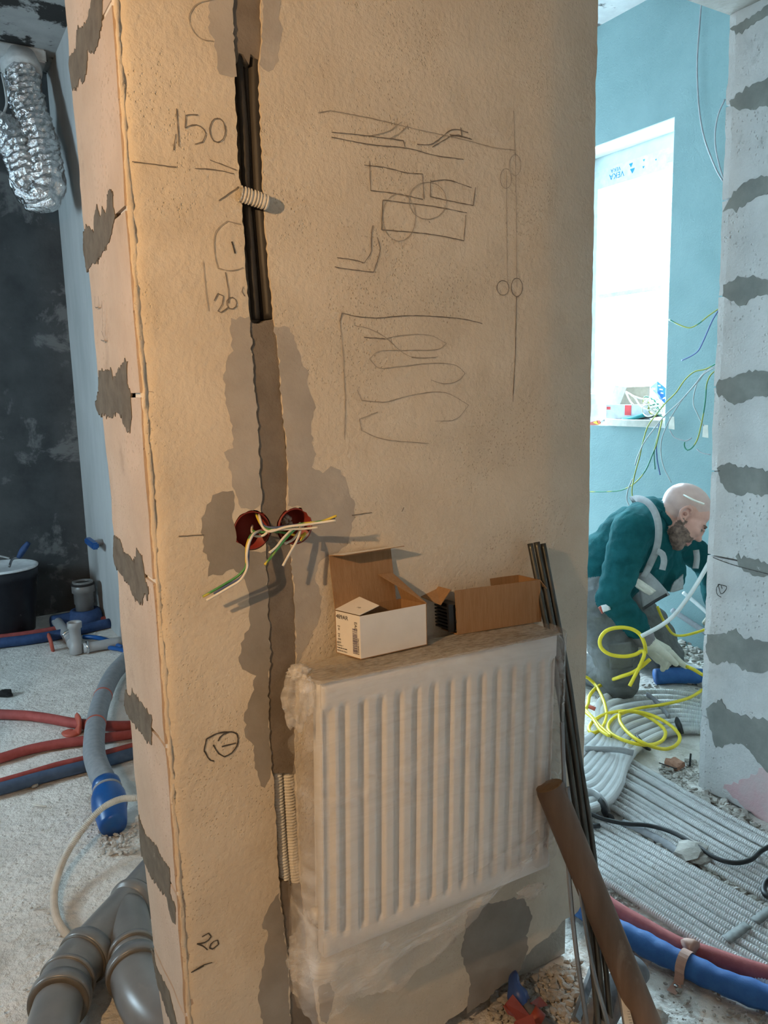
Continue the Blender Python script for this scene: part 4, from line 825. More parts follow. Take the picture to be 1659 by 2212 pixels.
def bucket():
    c = F(20, 1366, 0); t = thing('bucket', c, 'black plaster-spattered mixing bucket with pale rim by the dark wall', 'bucket'); h = .40; r0, r1 = .145, .185
    lathe('bucket_shell', [(0, 0), (r0-.01, 0), (r0, .012), (r1-.004, h-.07), (r1+.002, h-.066), (r1+.004, h-.03), (r1, h-.026), (r1+.002, h-.006)], M['bucket'], c, (0, 0, 1), t, 48)
    lathe('bucket_rim', [(r1-.012, h-.008), (r1+.006, h-.010), (r1+.008, h), (r1-.004, h+.005), (r1-.013, h)], M['upvc'], c, (0, 0, 1), t, 48)
    lathe('bucket_lining', [(r1-.008, h-.002), (r1-.02, h-.09), (r0, .13), (0, .12)], M['bucket_in'], c, (0, 0, 1), t, 48)
    k = thing('trowel', V(45, 1205, 4.35), 'dark blue tool handle sticking out of the mixing bucket', 'trowel')
    tube('handle', vp([(40, 1205, 4.42), (50, 1188, 4.42), (62, 1172, 4.42)]), .016, M['foam_navy'], k, 12, .01, lambda s, a: (.013+.005*np.sin(np.clip(s/.10, 0, 1)*3.1))[:, None]); tube('tang', vp([(20, 1224, 4.35), (28, 1207, 4.40), (40, 1205, 4.42)]), .007, M['zinc'], k, 8, .01)
    tube('blade', vp([(-6, 1200, 4.35), (8, 1203, 4.36), (20, 1206, 4.36)]), .005, M['bucket_in'], k, 8, .01)
bucket()
# far pipes along the dark wall
tag(tube('insulated_pipe', [F(-40, 1394, .026), F(0, 1389, .026), F(60, 1382, .026), F(110, 1374, .026), F(150, 1366, .026), F(200, 1354, .026), F(236, 1346, .026)], .029, M['foam_navy'], sides=16, step=.03), 'thick dark blue insulated pipe on the floor in front of the bucket', 'pipe')
tag(tube('insulated_pipe', [F(-40, 1380, .02), F(40, 1371, .02), F(110, 1360, .02), F(180, 1346, .02), F(232, 1335, .02)], .016, M['foam_red'], sides=12, step=.03), 'thin red pipe just behind the dark blue pipe near the bucket', 'pipe')
tag(tube('insulated_pipe', [F(180, 1376, .02), F(205, 1377, .02), F(232, 1383, .02), F(262, 1398, .02)], .013, M['blue_cap'], sides=12, step=.02), 'short bright blue pipe right of the grey drain tee', 'pipe')
tag(tube('insulated_pipe', [F(236, 1399, .014), F(256, 1402, .014), F(275, 1408, .014)], .012, M['blue_cap'], sides=12, step=.02), 'blue pipe end on the floor against the end wall, below the drain tee', 'pipe')
tag(tube('pipe_clamp', [F(104, 1372, .004), F(106, 1376, .045), F(109, 1384, .06), F(112, 1396, .03), F(114, 1404, .004)], .010, M['red_tape'], sides=8, step=.01, flat=2.0), 'red clamp strap over the dark blue pipe', 'clamp')
def standpipe():
    c = F(186, 1345, 0.0); t = thing('drain_standpipe', c, 'upright grey drain pipe stub in a blue sleeve near the far corner', 'pipe')
    z = .02; lathe('pipe_socket', [(.052, .04), (.052, .12), (.057, .125), (.057, .19), (.066, .195), (.066, .235), (.060, .24), (.060, .262), (.052, .264), (.048, .25), (.048, .10)], M['sewer'], c, (0, 0, 1), t, 36)
    lathe('seal_ring', [(.062, .238), (.0675, .240), (.0675, .250), (.062, .252)], M['dark'], c, (0, 0, 1), t, 36)
    lathe('blue_sleeve', [(.056, .0), (.105, .0), (.098, .05), (.084, .085), (.062, .088), (.056, .07)], M['foam_navy'], c, (0, 0, 1), t, 24)
    tube('blue_sleeve', [c+Vector((0, 0, .035)), c+Vector((-.10, .02, .03)), c+Vector((-.19, .0, .03))], .045, M['foam_navy'], t, 14, .02)
standpipe()
def drain_tee():
    t = thing('drain_tee', F(165, 1410, .0), 'small grey drain pipe tee with an upright open branch on the floor', 'pipe')
    a, b, m_ = F(118, 1336, .035), F(162, 1393, .035), M['foam_grey']
    tube('pipe_run', [a, b], .030, M['sewer_light'], t, 20, .03)
    for q, r in ((.78, .036), (.93, .036)): p = a+(b-a)*q; lathe('seal_ring', [(.026, -.008), (r, -.008), (r, .008), (.026, .008)], M['sewer_light'], p, b-a, t, 24)
    p = a+(b-a)*.70; lathe('clip_ring', [(.028, -.005), (.033, -.005), (.033, .005), (.028, .005)], M['zinc_bright'], p, b-a, t, 24)
    c = F(165, 1412, 0.0); lathe('branch', [(.028, .0), (.034, .004), (.034, .05), (.030, .055), (.030, .14), (.037, .145), (.038, .175), (.034, .178), (.029, .17), (.029, .05)], M['sewer_light'], c, (.02, 0, 1), t, 24)
    d0, d1 = F(180, 1400, .03), F(262, 1386, .03); tube('pipe_run', [d0, d1], .027, M['sewer_light'], t, 18, .03)
    lathe('clip_ring', [(.022, -.006), (.034, -.006), (.034, .006), (.022, .006)], M['zinc_bright'], d0+(d1-d0)*.1, d1-d0, t, 24)
M['sewer_light'] = rough('light_drainpipe', (.30, .305, .31), (.36, .365, .37), 8, .35, 0, spec=.5); M['zinc_bright'] = plain('bright_steel', (.6, .62, .65), .2, metal=1.0)
drain_tee()
def valve():
    p = PX(222, 1171, PARTX); t = thing('wall_valve', p, 'blue stop on a pipe outlet in the pale side wall', 'valve')
    lathe('spindle', [(0, 0), (.018, 0), (.018, .05), (.012, .06), (0, .06)], M['sewer_light'], p, (-1, 0, 0), t, 14); q = p+Vector((-.06, 0, 0))
    box('blue_handle', (q.x-.02, q.y-.10, q.z-.022), (q.x+.02, q.y+.13, q.z+.018), M['blue_cap'], t, .008)
valve()
# insulated heating pipes across the left floor
INS = [('foam_red', .021, [(-60, 1541), (0, 1543), (60, 1546), (110, 1553), (160, 1562), (210, 1567), (280, 1568), (330, 1562)], 'red insulated pipe on the left floor, farthest of the three red runs'),
       ('foam_red', .019, [(-60, 1652), (0, 1638), (60, 1620), (120, 1608), (180, 1600), (240, 1592), (300, 1584)], 'red insulated pipe on the left floor, middle run below the strap'),
       ('foam_red', .013, [(-60, 1704), (0, 1689), (60, 1672), (120, 1654), (180, 1640), (240, 1624), (300, 1608)], 'thin red pipe lying along the dark blue insulated pipe'),
       ('foam_blue_dark', .022, [(-60, 1718), (0, 1704), (60, 1687), (120, 1671), (180, 1656), (240, 1641), (310, 1620)], 'slate blue insulated pipe on the left floor beside the thin red pipe')]
M['foam_blue_dark'] = rough('slate_foam', (.045, .075, .13), (.065, .10, .165), 30, .8, .3, 200, dist=.001)
for mn, r, px, lab in INS: tag(tube('insulated_pipe', fl(px, r+.001), r, M[mn], sides=16, step=.02), lab, 'pipe', 'insulated heating pipes on the left floor')
tag(tube('tape_strap', [F(166, 1555, .003), F(168, 1553, .044), F(172, 1562, .048), F(168, 1580, .006), F(152, 1586, .003), F(146, 1580, .003)], .010, M['red_tape'], sides=8, step=.01, flat=2.6), 'torn red tape strap over the farthest red pipe', 'strap')
def grey_pipe():
    t = thing('insulated_pipe', F(250, 1780, .0), 'thick grey foam insulated pipe curving to a blue end cap on the left floor', 'pipe')
    pts = [F(278, 1420, .05), F(246, 1455, .055), F(222, 1505, .06), F(206, 1570, .075), F(204, 1630, .08), F(216, 1668, .085), F(232, 1700, .09)]
    tube('foam_sleeve', pts, .039, M['foam_mid'], t, 24, .02)
    C, s = catmull(pts, .02)
    for q, mm in ((.37, 'red_tape'), (.60, 'red_tape')):
        k = int(len(C)*q); lathe('tape_band', [(.0392, -.006), (.0408, -.006), (.0408, .006), (.0392, .006)], M[mm], C[k], C[k+1]-C[k], t, 28)
    a, b = F(230, 1697, .092), F(246, 1793, .03); d = (b-a); L = d.length
    lathe('blue_cap', [(.036, -.014), (.044, -.012), (.046, .0), (.046, .014), (.043, .018), (.047, .03), (.054, .05), (.056, .09), (.050, L*.6), (.044, L*.86), (.040, L*.93), (0, L*.94)], M['blue_cap'], a, d, t, 32)
    lathe('cap_ring', [(.044, .016), (.0475, .018), (.0475, .026), (.044, .028)], M['foam_grey'], a, d, t, 32)
M['foam_mid'] = rough('mid_foam', (.20, .215, .235), (.255, .27, .29), 40, .75, .3, 300, dist=.001)
grey_pipe()
tag(conduit('conduit', [F(330, 1722, .17), F(292, 1724, .17), F(262, 1726, .165), F(222, 1745, .14), F(180, 1790, .10), F(140, 1852, .06), F(118, 1920, .03), F(120, 1975, .018), F(136, 2008, .016), F(172, 2048, .014), F(200, 2075, .013)], .0105, M['conduit_warm'], pitch=.005, sides=14), 'single pale ribbed conduit arching over the left floor past the blue cap', 'conduit')
def sewer():
    t = thing('drain_wye', F(200, 2080, 0), 'big grey plastic drain pipe branch with two elbows at the wall foot', 'pipe'); m = M['sewer']; r = .055
    p1 = [F(345, 1880, .06), F(296, 1938, .062), F(236, 2006, .066), F(178, 2072, .07)]; tube('pipe_run', p1, r, m, t, 32, .02)
    p2 = [F(178, 2072, .07), F(158, 2096, .073), F(140, 2128, .076), F(126, 2168, .08)]; tube('elbow', p2, r+.003, m, t, 32, .01)
    p3 = [F(134, 2145, .078), F(118, 2200, .08), F(100, 2290, .08), F(90, 2360, .08)]; tube('pipe_run', p3, r-.003, m, t, 32, .02)
    def ring(p, d, rr, w=.016):
        lathe('socket_ring', [(rr-.010, -w*1.5), (rr-.006, -w*1.3), (rr-.003, -w*.7), (rr-.001, -w*.6), (rr-.001, w*.6), (rr-.003, w), (rr-.010, w)], m, p, d, t, 40); lathe('seal_ring', [(rr-.012, w*.98), (rr-.0035, w*.98), (rr-.0035, w*1.2), (rr-.012, w*1.2)], M['rubber'], p, d, t, 40)
    ring(F(186, 2063, .07), p1[3]-p1[2], .066); ring(F(287, 1950, .063), p1[1]-p1[2], .064, .012); ring(F(146, 2118, .075), p2[2]-p2[1], .064, .006); ring(F(130, 2158, .079), p2[3]-p2[2], .067)
    q1 = [F(272, 1968, .065), F(282, 2020, .07), F(290, 2080, .074)]; tube('branch', q1, .052, m, t, 32, .02)
    q2 = [F(290, 2080, .074), F(298, 2120, .078), F(318, 2165, .078), F(352, 2205, .072), F(395, 2232, .066)]; tube('elbow', q2, r+.002, m, t, 32, .01)
    ring(F(289, 2060, .073), q1[2]-q1[1], .060, .008); ring(F(293, 2098, .076), q2[1]-q2[0], .067)
sewer()
tag(conduit('conduit', [F(265, 2222, .012), F(310, 2208, .012), F(345, 2200, .012), F(375, 2196, .012)], .010, M['conduit_warm'], pitch=.005, sides=14), 'short run of pale ribbed conduit under the drain elbow at the wall foot', 'conduit')

# ================================================================== RIGHT SIDE FLOOR
def ordinal(k): return ['first', 'second', 'third', 'fourth', 'fifth', 'sixth', 'seventh', 'eighth', 'ninth', 'tenth', 'eleventh', 'twelfth', 'thirteenth', 'fourteenth'][k]
# near bundle: eleven conduits side by side
nearA = []
for k in range(10):
    x0 = 1.505+k*.0268+.003*nz(k*1.7, 9.1); z = .0112+.004*abs(nz(k*2.3, 4.4))
    pts = [Vector((x0-.075+k*.006, 2.05, z)), Vector((x0-.045+k*.004, 1.85, z)), Vector((x0-.010+.003*nz(k, 1), 1.62, z)), Vector((x0+.005+.003*nz(k, 2), 1.40, z)), Vector((x0+.012+.003*nz(k, 3), 1.20, z)), Vector((x0+.020+.003*nz(k, 4), 1.02, z)), Vector((x0+.040+.003*nz(k, 5), .86, z)), Vector((x0+.075, .68, z))]
    tag(conduit('conduit', pts, .0106, M['conduit'], pitch=.0062, sides=12), 'grey ribbed conduit, %s from the red pipe in the near floor bundle' % ordinal(k), 'conduit', 'conduits of the near floor bundle')
for k in range(11):
    x0 = 1.812+k*.0265; z = .0112+(.010 if k in (5, 8) else .003*abs(nz(k*2.1, 7.7)))
    pts = [Vector((x0-.03+k*.010, 2.02, z)), Vector((x0-.02+k*.006, 1.86, z)), Vector((x0+.004+k*.0015+.004*nz(k, 11), 1.66, z)), Vector((x0+.002+.004*nz(k, 12), 1.48, z)), Vector((x0-.006+.005*nz(k, 13), 1.30, z)), Vector((x0-.004+.004*nz(k, 14), 1.12, z)), Vector((x0+.008, .96, z)), Vector((x0+.03, .74, z))]
    tag(conduit('conduit', pts, .0106, M['conduit'], pitch=.0062, sides=12), 'grey ribbed conduit, %s from the rubble gap in the far floor bundle' % ordinal(k), 'conduit', 'conduits of the far floor bundle')
# looping bundle that crosses above: eight smoother conduits
OUT = [(1555, 1588), (1512, 1578), (1478, 1577), (1430, 1587), (1388, 1608), (1360, 1634), (1346, 1665), (1335, 1700), (1310, 1732), (1270, 1748), (1225, 1756)]
INN = [(1555, 1512), (1512, 1506), (1460, 1496), (1400, 1494), (1330, 1499), (1296, 1515), (1270, 1540), (1240, 1570), (1215, 1600), (1190, 1640), (1150, 1680)]
for k in range(9):
    q = [0, .095, .22, .34, .46, .58, .70, .85, 1.0][k]; pts = []
    for i, ((x0, y0), (x1, y1)) in enumerate(zip(OUT, INN)):
        zz = .017 if i < 5 else (.045 if i < 7 else .058); a, b = F(x0, y0, zz), F(x1, y1, zz)
        if i >= 6: b = a+(b-a)*min(1.0, .34/max((b-a).length, 1e-6))
        pts.append(a.lerp(b, q))
    tag(conduit('conduit', pts, .0155 if k < 7 else .013, M['conduit'], pitch=.0055, sides=12), 'smooth looking grey conduit, %s from the inside of the bend before the worker' % ordinal(k), 'conduit', 'conduits bending round before the worker')
def strap(px, z, r, m, lab, cat='tie', group=None, flat=2.2): return tag(tube('cable_tie', [F(x, y, zz) for (x, y), zz in zip(px, z)], r, M[m], sides=8, step=.012, flat=flat), lab, cat, group)
strap([(1262, 1617), (1300, 1618), (1340, 1620), (1368, 1626)], [.076, .078, .078, .07], .0055, 'tape_grey', 'twisted pale tie across the bend of conduits below the yellow cable')
strap([(1262, 1708), (1285, 1714), (1302, 1728), (1312, 1750)], [.080, .082, .08, .03], .006, 'tape_grey', 'clear tie around the two conduits at the wall edge')
strap([(1398, 1500), (1416, 1514), (1432, 1532), (1446, 1550)], [.036, .036, .036, .036], .006, 'foam_grey', 'dark tie over the far bend of conduits')
strap([(1462, 1558), (1468, 1570), (1472, 1584)], [.04, .042, .02], .009, 'black_rubber', 'black tape band around two conduits in front of the yellow cable', 'tape')
strap([(1375, 1595), (1385, 1606), (1398, 1616)], [.045, .045, .01], .008, 'black_rubber', 'black tape band under the yellow cable loop', 'tape')
strap([(1296, 1728), (1304, 1745), (1308, 1760), (1322, 1766)], [.075, .06, .03, .03], .008, 'black_rubber', 'black strap end hanging off the conduits near the wall edge', 'tape')
strap([(1262, 1783), (1280, 1784), (1296, 1784)], [.034, .034, .034], .0075, 'black_rubber', 'short straight black tube lying on the near conduits by the wall edge', 'tube', flat=1.0)
def tape_sheet(quad, label):
    q = [F(x, y, .027) for x, y in quad]; n = 14; v = []; f = []
    for i in range(n+1):
        for j in range(3):
            a = q[0].lerp(q[1], i/n); b = q[3].lerp(q[2], i/n); p = a.lerp(b, j/2); p.z += .0012*math.sin(i*2*math.pi/n*4); v.append(p)
    for i in range(n):
        for j in range(2): f.append((i*3+j, i*3+j+1, i*3+j+4, i*3+j+3))
    o = mesh('tape_strip', v, f, M['tape_film'], None, True); md = o.modifiers.new('thick', 'SOLIDIFY'); md.thickness = .0008; return tag(o, label, 'tape', 'tape strips over the near conduits')
M['tape_film'] = plain('grey_film_tape', (.17, .175, .17), .6, spec=.3)
tape_sheet([(1558, 2022), (1607, 1990), (1626, 2003), (1577, 2040)], 'translucent grey tape strip over the near conduits, end by the red pipe'); tape_sheet([(1621, 1983), (1672, 1947), (1692, 1958), (1640, 1998)], 'translucent grey tape strip over the near conduits at the right edge')
tag(tube('cable', [F(1225, 1742, .09), F(1262, 1752, .062), F(1300, 1768, .048), F(1350, 1779, .040), F(1400, 1783, .034), F(1450, 1797, .034), F(1500, 1824, .034), F(1550, 1855, .034), F(1585, 1864, .034), F(1620, 1858, .036), (F(1645, 1838, .04)), F(1675, 1822, .045), F(1720, 1805, .04)], .0065, M['black_rubber'], sides=10, step=.01), 'long black cable snaking over the grey conduits', 'cable')
tag(tube('cable', [F(1720, 1905, .06), F(1668, 1895, .05), F(1652, 1912, .034), F(1656, 1935, .034), F(1690, 1945, .034)], .008, M['black_rubber'], sides=10, step=.01), 'loop of black cable at the right edge on the conduits', 'cable')
tag(tube('flat_profile', [F(1345, 1778, .014), F(1395, 1800, .012), F(1440, 1825, .010), F(1475, 1850, .008), F(1492, 1862, .006)], .013, M['foam_grey'], sides=10, step=.02), 'grey pipe half buried in the rubble gap between the conduit bundles', 'pipe')
# red and blue insulated pipes, clips
def ins_pair():
    a = tag(tube('insulated_pipe', fl([(1235, 1890), (1280, 1925), (1325, 1960), (1380, 1993), (1430, 2022), (1476, 2046), (1530, 2062), (1590, 2083), (1659, 2105), (1760, 2140)], .021), .0195, M['foam_pink'], sides=18, step=.015), 'dusty red insulated pipe on the floor at right beside the blue one', 'pipe')
    b = tag(tube('insulated_pipe', fl([(1225, 1930), (1265, 1968), (1310, 1998), (1360, 2022), (1420, 2054), (1470, 2078), (1510, 2098), (1570, 2125), (1640, 2150), (1740, 2182)], .030), .0275, M['foam_blue'], sides=20, step=.012, rfun=lambda s, q: .0275+.0016*np.sin(s*55)[:, None]*np.sin(q*2)[None, :]+.0012*np.sin(s*130+1)[:, None]), 'thick blue insulated pipe on the floor at right', 'pipe')
    c = F(1480, 2083, .030); ax = (F(1510, 2098, .030)-F(1470, 2078, .030)).normalized(); sdv = Vector((0, 0, 1)).cross(ax).normalized(); sdv = sdv if sdv.x < 0 else -sdv; path = []
    for q in range(15): an = R(-25+q*16); path.append(c+sdv*math.cos(an)*-.0305+Vector((0, 0, 1))*math.sin(an)*.0305)
    path += [c+sdv*.034+Vector((0, 0, -.0285)), c+sdv*.052+Vector((0, 0, -.0285)), c+sdv*.070+Vector((0, 0, -.0280))]
    v = []; f = []
    for p in path:
        for off, up_ in ((-.011, 0), (.011, 0), (.011, .0016), (-.011, .0016)): d_ = (p-c); d_ -= ax*d_.dot(ax); v.append(p+ax*off+d_.normalized()*up_)
    for i in range(len(path)-1):
        for k in range(4): q = (k+1) % 4; f.append((i*4+k, i*4+q, i*4+4+q, i*4+4+k))
    f += [(0, 1, 2, 3), tuple(len(v)-1-k for k in range(4))]
    tag(mesh('perforated_clip', v, f, M['orange_clip']), 'pinkish metal strap clipping the blue pipe to the floor', 'clip')
    tag(tube('tape_band', [F(1482, 2050, .040), F(1491, 2047, .0425), F(1500, 2053, .0415)], .0215, M['orange_clip'], sides=18, step=.006), 'pale pink tape band around the red pipe', 'tape')
    c = c+sdv*.048+Vector((0, 0, -.0275)); tag(lathe('screw', [(0, 0), (.005, 0), (.0055, .003), (.003, .005), (0, .005)], M['zinc_bright'], c, (0, 0, 1), None, 12), 'small screw head in the strap foot by the blue pipe', 'screw')
ins_pair()
def foam_tube():
    t = thing('foam_tube', F(1300, 2190, .0), 'thick dark grey foam tube lying behind the steel rods', 'tube')
    a, b = V(1376, 2096, 1.62), V(1245, 2262, 1.60); a.z = max(a.z, .10); pts = [V(1374, 2092, 1.66), V(1345, 2128, 1.62), V(1312, 2170, 1.58), V(1290, 2220, 1.55), V(1275, 2290, 1.53)]
    v, f = tube_data(pts, .031, 26, .015, None, False); v2, f2 = tube_data(pts, .019, 26, .015, None, False); n = len(v)
    ff = f+[tuple(i+n for i in q[::-1]) for q in f2]+[(j, n+j, n+(j+1) % 26, (j+1) % 26) for j in range(26)]
    mesh('foam_sleeve', np.concatenate([v, v2]), ff, M['foam_dark2'], t, True)
    q = [V(1340, 2148, 1.50), V(1352, 2150, 1.50), V(1372, 2225, 1.46), V(1352, 2228, 1.46)]; lb = slab('paper_label', q, .001, M['label_paper'], t)
    for k in range(6):
        p = [q[0].lerp(q[3], .45+k*.08).lerp(q[1].lerp(q[2], .45+k*.08), w) for w in (.55, .9)]; d = Vector((0, 0, .003)); o_ = (RT*0); off = -Vector(FW)*.0015
        mesh('print_mark', [p[0]+off, p[1]+off, p[1]+off-d, p[0]+off-d], [(0, 1, 2, 3)], M['print'], lb)
M['foam_dark2'] = rough('charcoal_foam', (.11, .115, .125), (.15, .155, .165), 60, .85, .5, 260, dist=.001)
foam_tube()
tag(tube('angle_bar', [F(1243, 2204, .012), F(1262, 2150, .012), F(1284, 2085, .012), F(1296, 2050, .012)], .010, M['zinc'], sides=4, step=.03, smooth=False), 'grey metal bar lying on the floor behind the steel rods', 'metal strip')
tag(tube('thin_rod', vp([(1322, 2040, 1.52), (1331, 2110, 1.51), (1340, 2155, 1.50), (1352, 2230, 1.49)]), .004, M['zinc'], sides=8, step=.02), 'thin bright rod between the steel rods and the wooden pole', 'rod')
# stones and crumbs
def chunk(bm, c, r, rr, flat=.6):
    res = bmesh.ops.create_icosphere(bm, subdivisions=1 if r < .02 else 2, radius=1.0); s = rr.random()*50; rot = Matrix.Rotation(rr.random()*6.3, 3, 'Z') @ Matrix.Rotation(rr.random()*.6, 3, 'X')
    for v in res['verts']: k = .75+.5*rr.random(); v.co = Vector(c)+rot @ Vector((v.co.x*r*k*1.25, v.co.y*r*k*.9, v.co.z*r*k*flat))
def scatter(name, areas, m, seed):
    rr = random.Random(seed); bm = bmesh.new()
    for poly, n, r0, r1, zz in areas:
        P = [F(x, y, 0) for x, y in poly]; Q = [(p.x, p.y) for p in P]; xs = [q[0] for q in Q]; ys = [q[1] for q in Q]; k = 0; guard = 0
        while k < n and guard < 20*n:
            guard += 1; x, y = rr.uniform(min(xs), max(xs)), rr.uniform(min(ys), max(ys))
            if in_poly(Q, np.array([x]), np.array([y]))[0] and not (x > JX-.018 and y < JY+.02): r = r0+(r1-r0)*rr.random()**2.5; chunk(bm, (x, y, zz+r*.3), r, rr); k += 1
    return tag(from_bm(name, bm, m), kind='stuff')
scatter('rubble', [([(1345, 1770), (1400, 1790), (1500, 1850), (1600, 1915), (1700, 1960), (1700, 1990), (1600, 1945), (1500, 1890), (1400, 1830), (1345, 1795)], 330, .003, .012, .004), ([(1505, 1690), (1545, 1712), (1660, 1800), (1720, 1850), (1680, 1850), (1600, 1790), (1520, 1740), (1490, 1720)], 320, .003, .016, .002),
  ([(1420, 1660), (1500, 1640), (1520, 1690), (1500, 1720), (1440, 1690)], 160, .003, .012, .001), ([(1310, 1940), (1400, 1970), (1560, 2040), (1660, 2090), (1660, 2080), (1540, 2010), (1400, 1935), (1300, 1890)], 170, .002, .007, .001), ([(1140, 2110), (1250, 2068), (1275, 2212), (1140, 2212)], 420, .002, .011, .002), ([(1060, 2160), (1140, 2110), (1140, 2212), (1060, 2212)], 200, .003, .012, .004),
  ([(1420, 2120), (1659, 2160), (1659, 2212), (1430, 2212)], 60, .002, .008, .001), ([(1520, 1400), (1470, 1380), (1440, 1440), (1500, 1490), (1530, 1490)], 130, .006, .022, .004), ([(1300, 1500), (1420, 1470), (1440, 1500), (1330, 1510)], 60, .003, .01, .001)], M['rubble'], 11)
scatter('rubble', [([(210, 1790), (300, 1780), (300, 1850), (215, 1850)], 110, .003, .012, .002), ([(0, 1720), (180, 1720), (180, 2050), (0, 2200)], 60, .0015, .005, .001), ([(0, 1430), (180, 1430), (180, 1530), (0, 1530)], 40, .002, .007, .001)], M['rubble_pale'], 12)
def stone(px, py, r, m, lab, seed, z=0.0, fl_=.6):
    bm = bmesh.new(); rr = random.Random(seed); c = F(px, py, z); chunk(bm, (c.x, c.y, c.z+r*fl_*.7), r, rr, fl_); return tag(from_bm('stone', bm, M[m]), lab, 'stone')
stone(1490, 1846, .045, 'rubble', 'largest pale rubble lump between the two conduit bundles', 3, .01, .45); stone(1516, 1860, .03, 'rubble', 'flat pale rubble piece right of the largest lump in the conduit gap', 8, .01, .45); stone(1457, 1657, .028, 'brickbit', 'reddish brick bit on the rubble patch by the jamb', 5)
stone(75, 1700, .014, 'rubble', 'small pale pebble below the slate blue pipe on the left floor', 6); stone(12, 1503, .03, 'dark', 'dark clod on the left floor above the farthest red pipe', 9); stone(1420, 2205, .02, 'rubble', 'pebble on the floor near the pole foot', 15)
tag(tube('nail', [F(1490, 1655, .003), F(1492, 1628, .05)], .0035, M['black_rubber'], sides=8), 'short black peg standing in the rubble by the jamb', 'peg'); tag(tube('wire_offcut', [F(1424, 1648, .012), F(1445, 1655, .02), F(1462, 1661, .03)], .002, M['dark'], sides=6), 'thin dark wire offcut beside the brick bit', 'wire')
tag(tube('splinter', [F(70, 1738, .004), F(84, 1740, .006), F(100, 1742, .004)], .003, M['label_paper'], sides=6), 'pale splinter lying on the left floor', 'splinter')

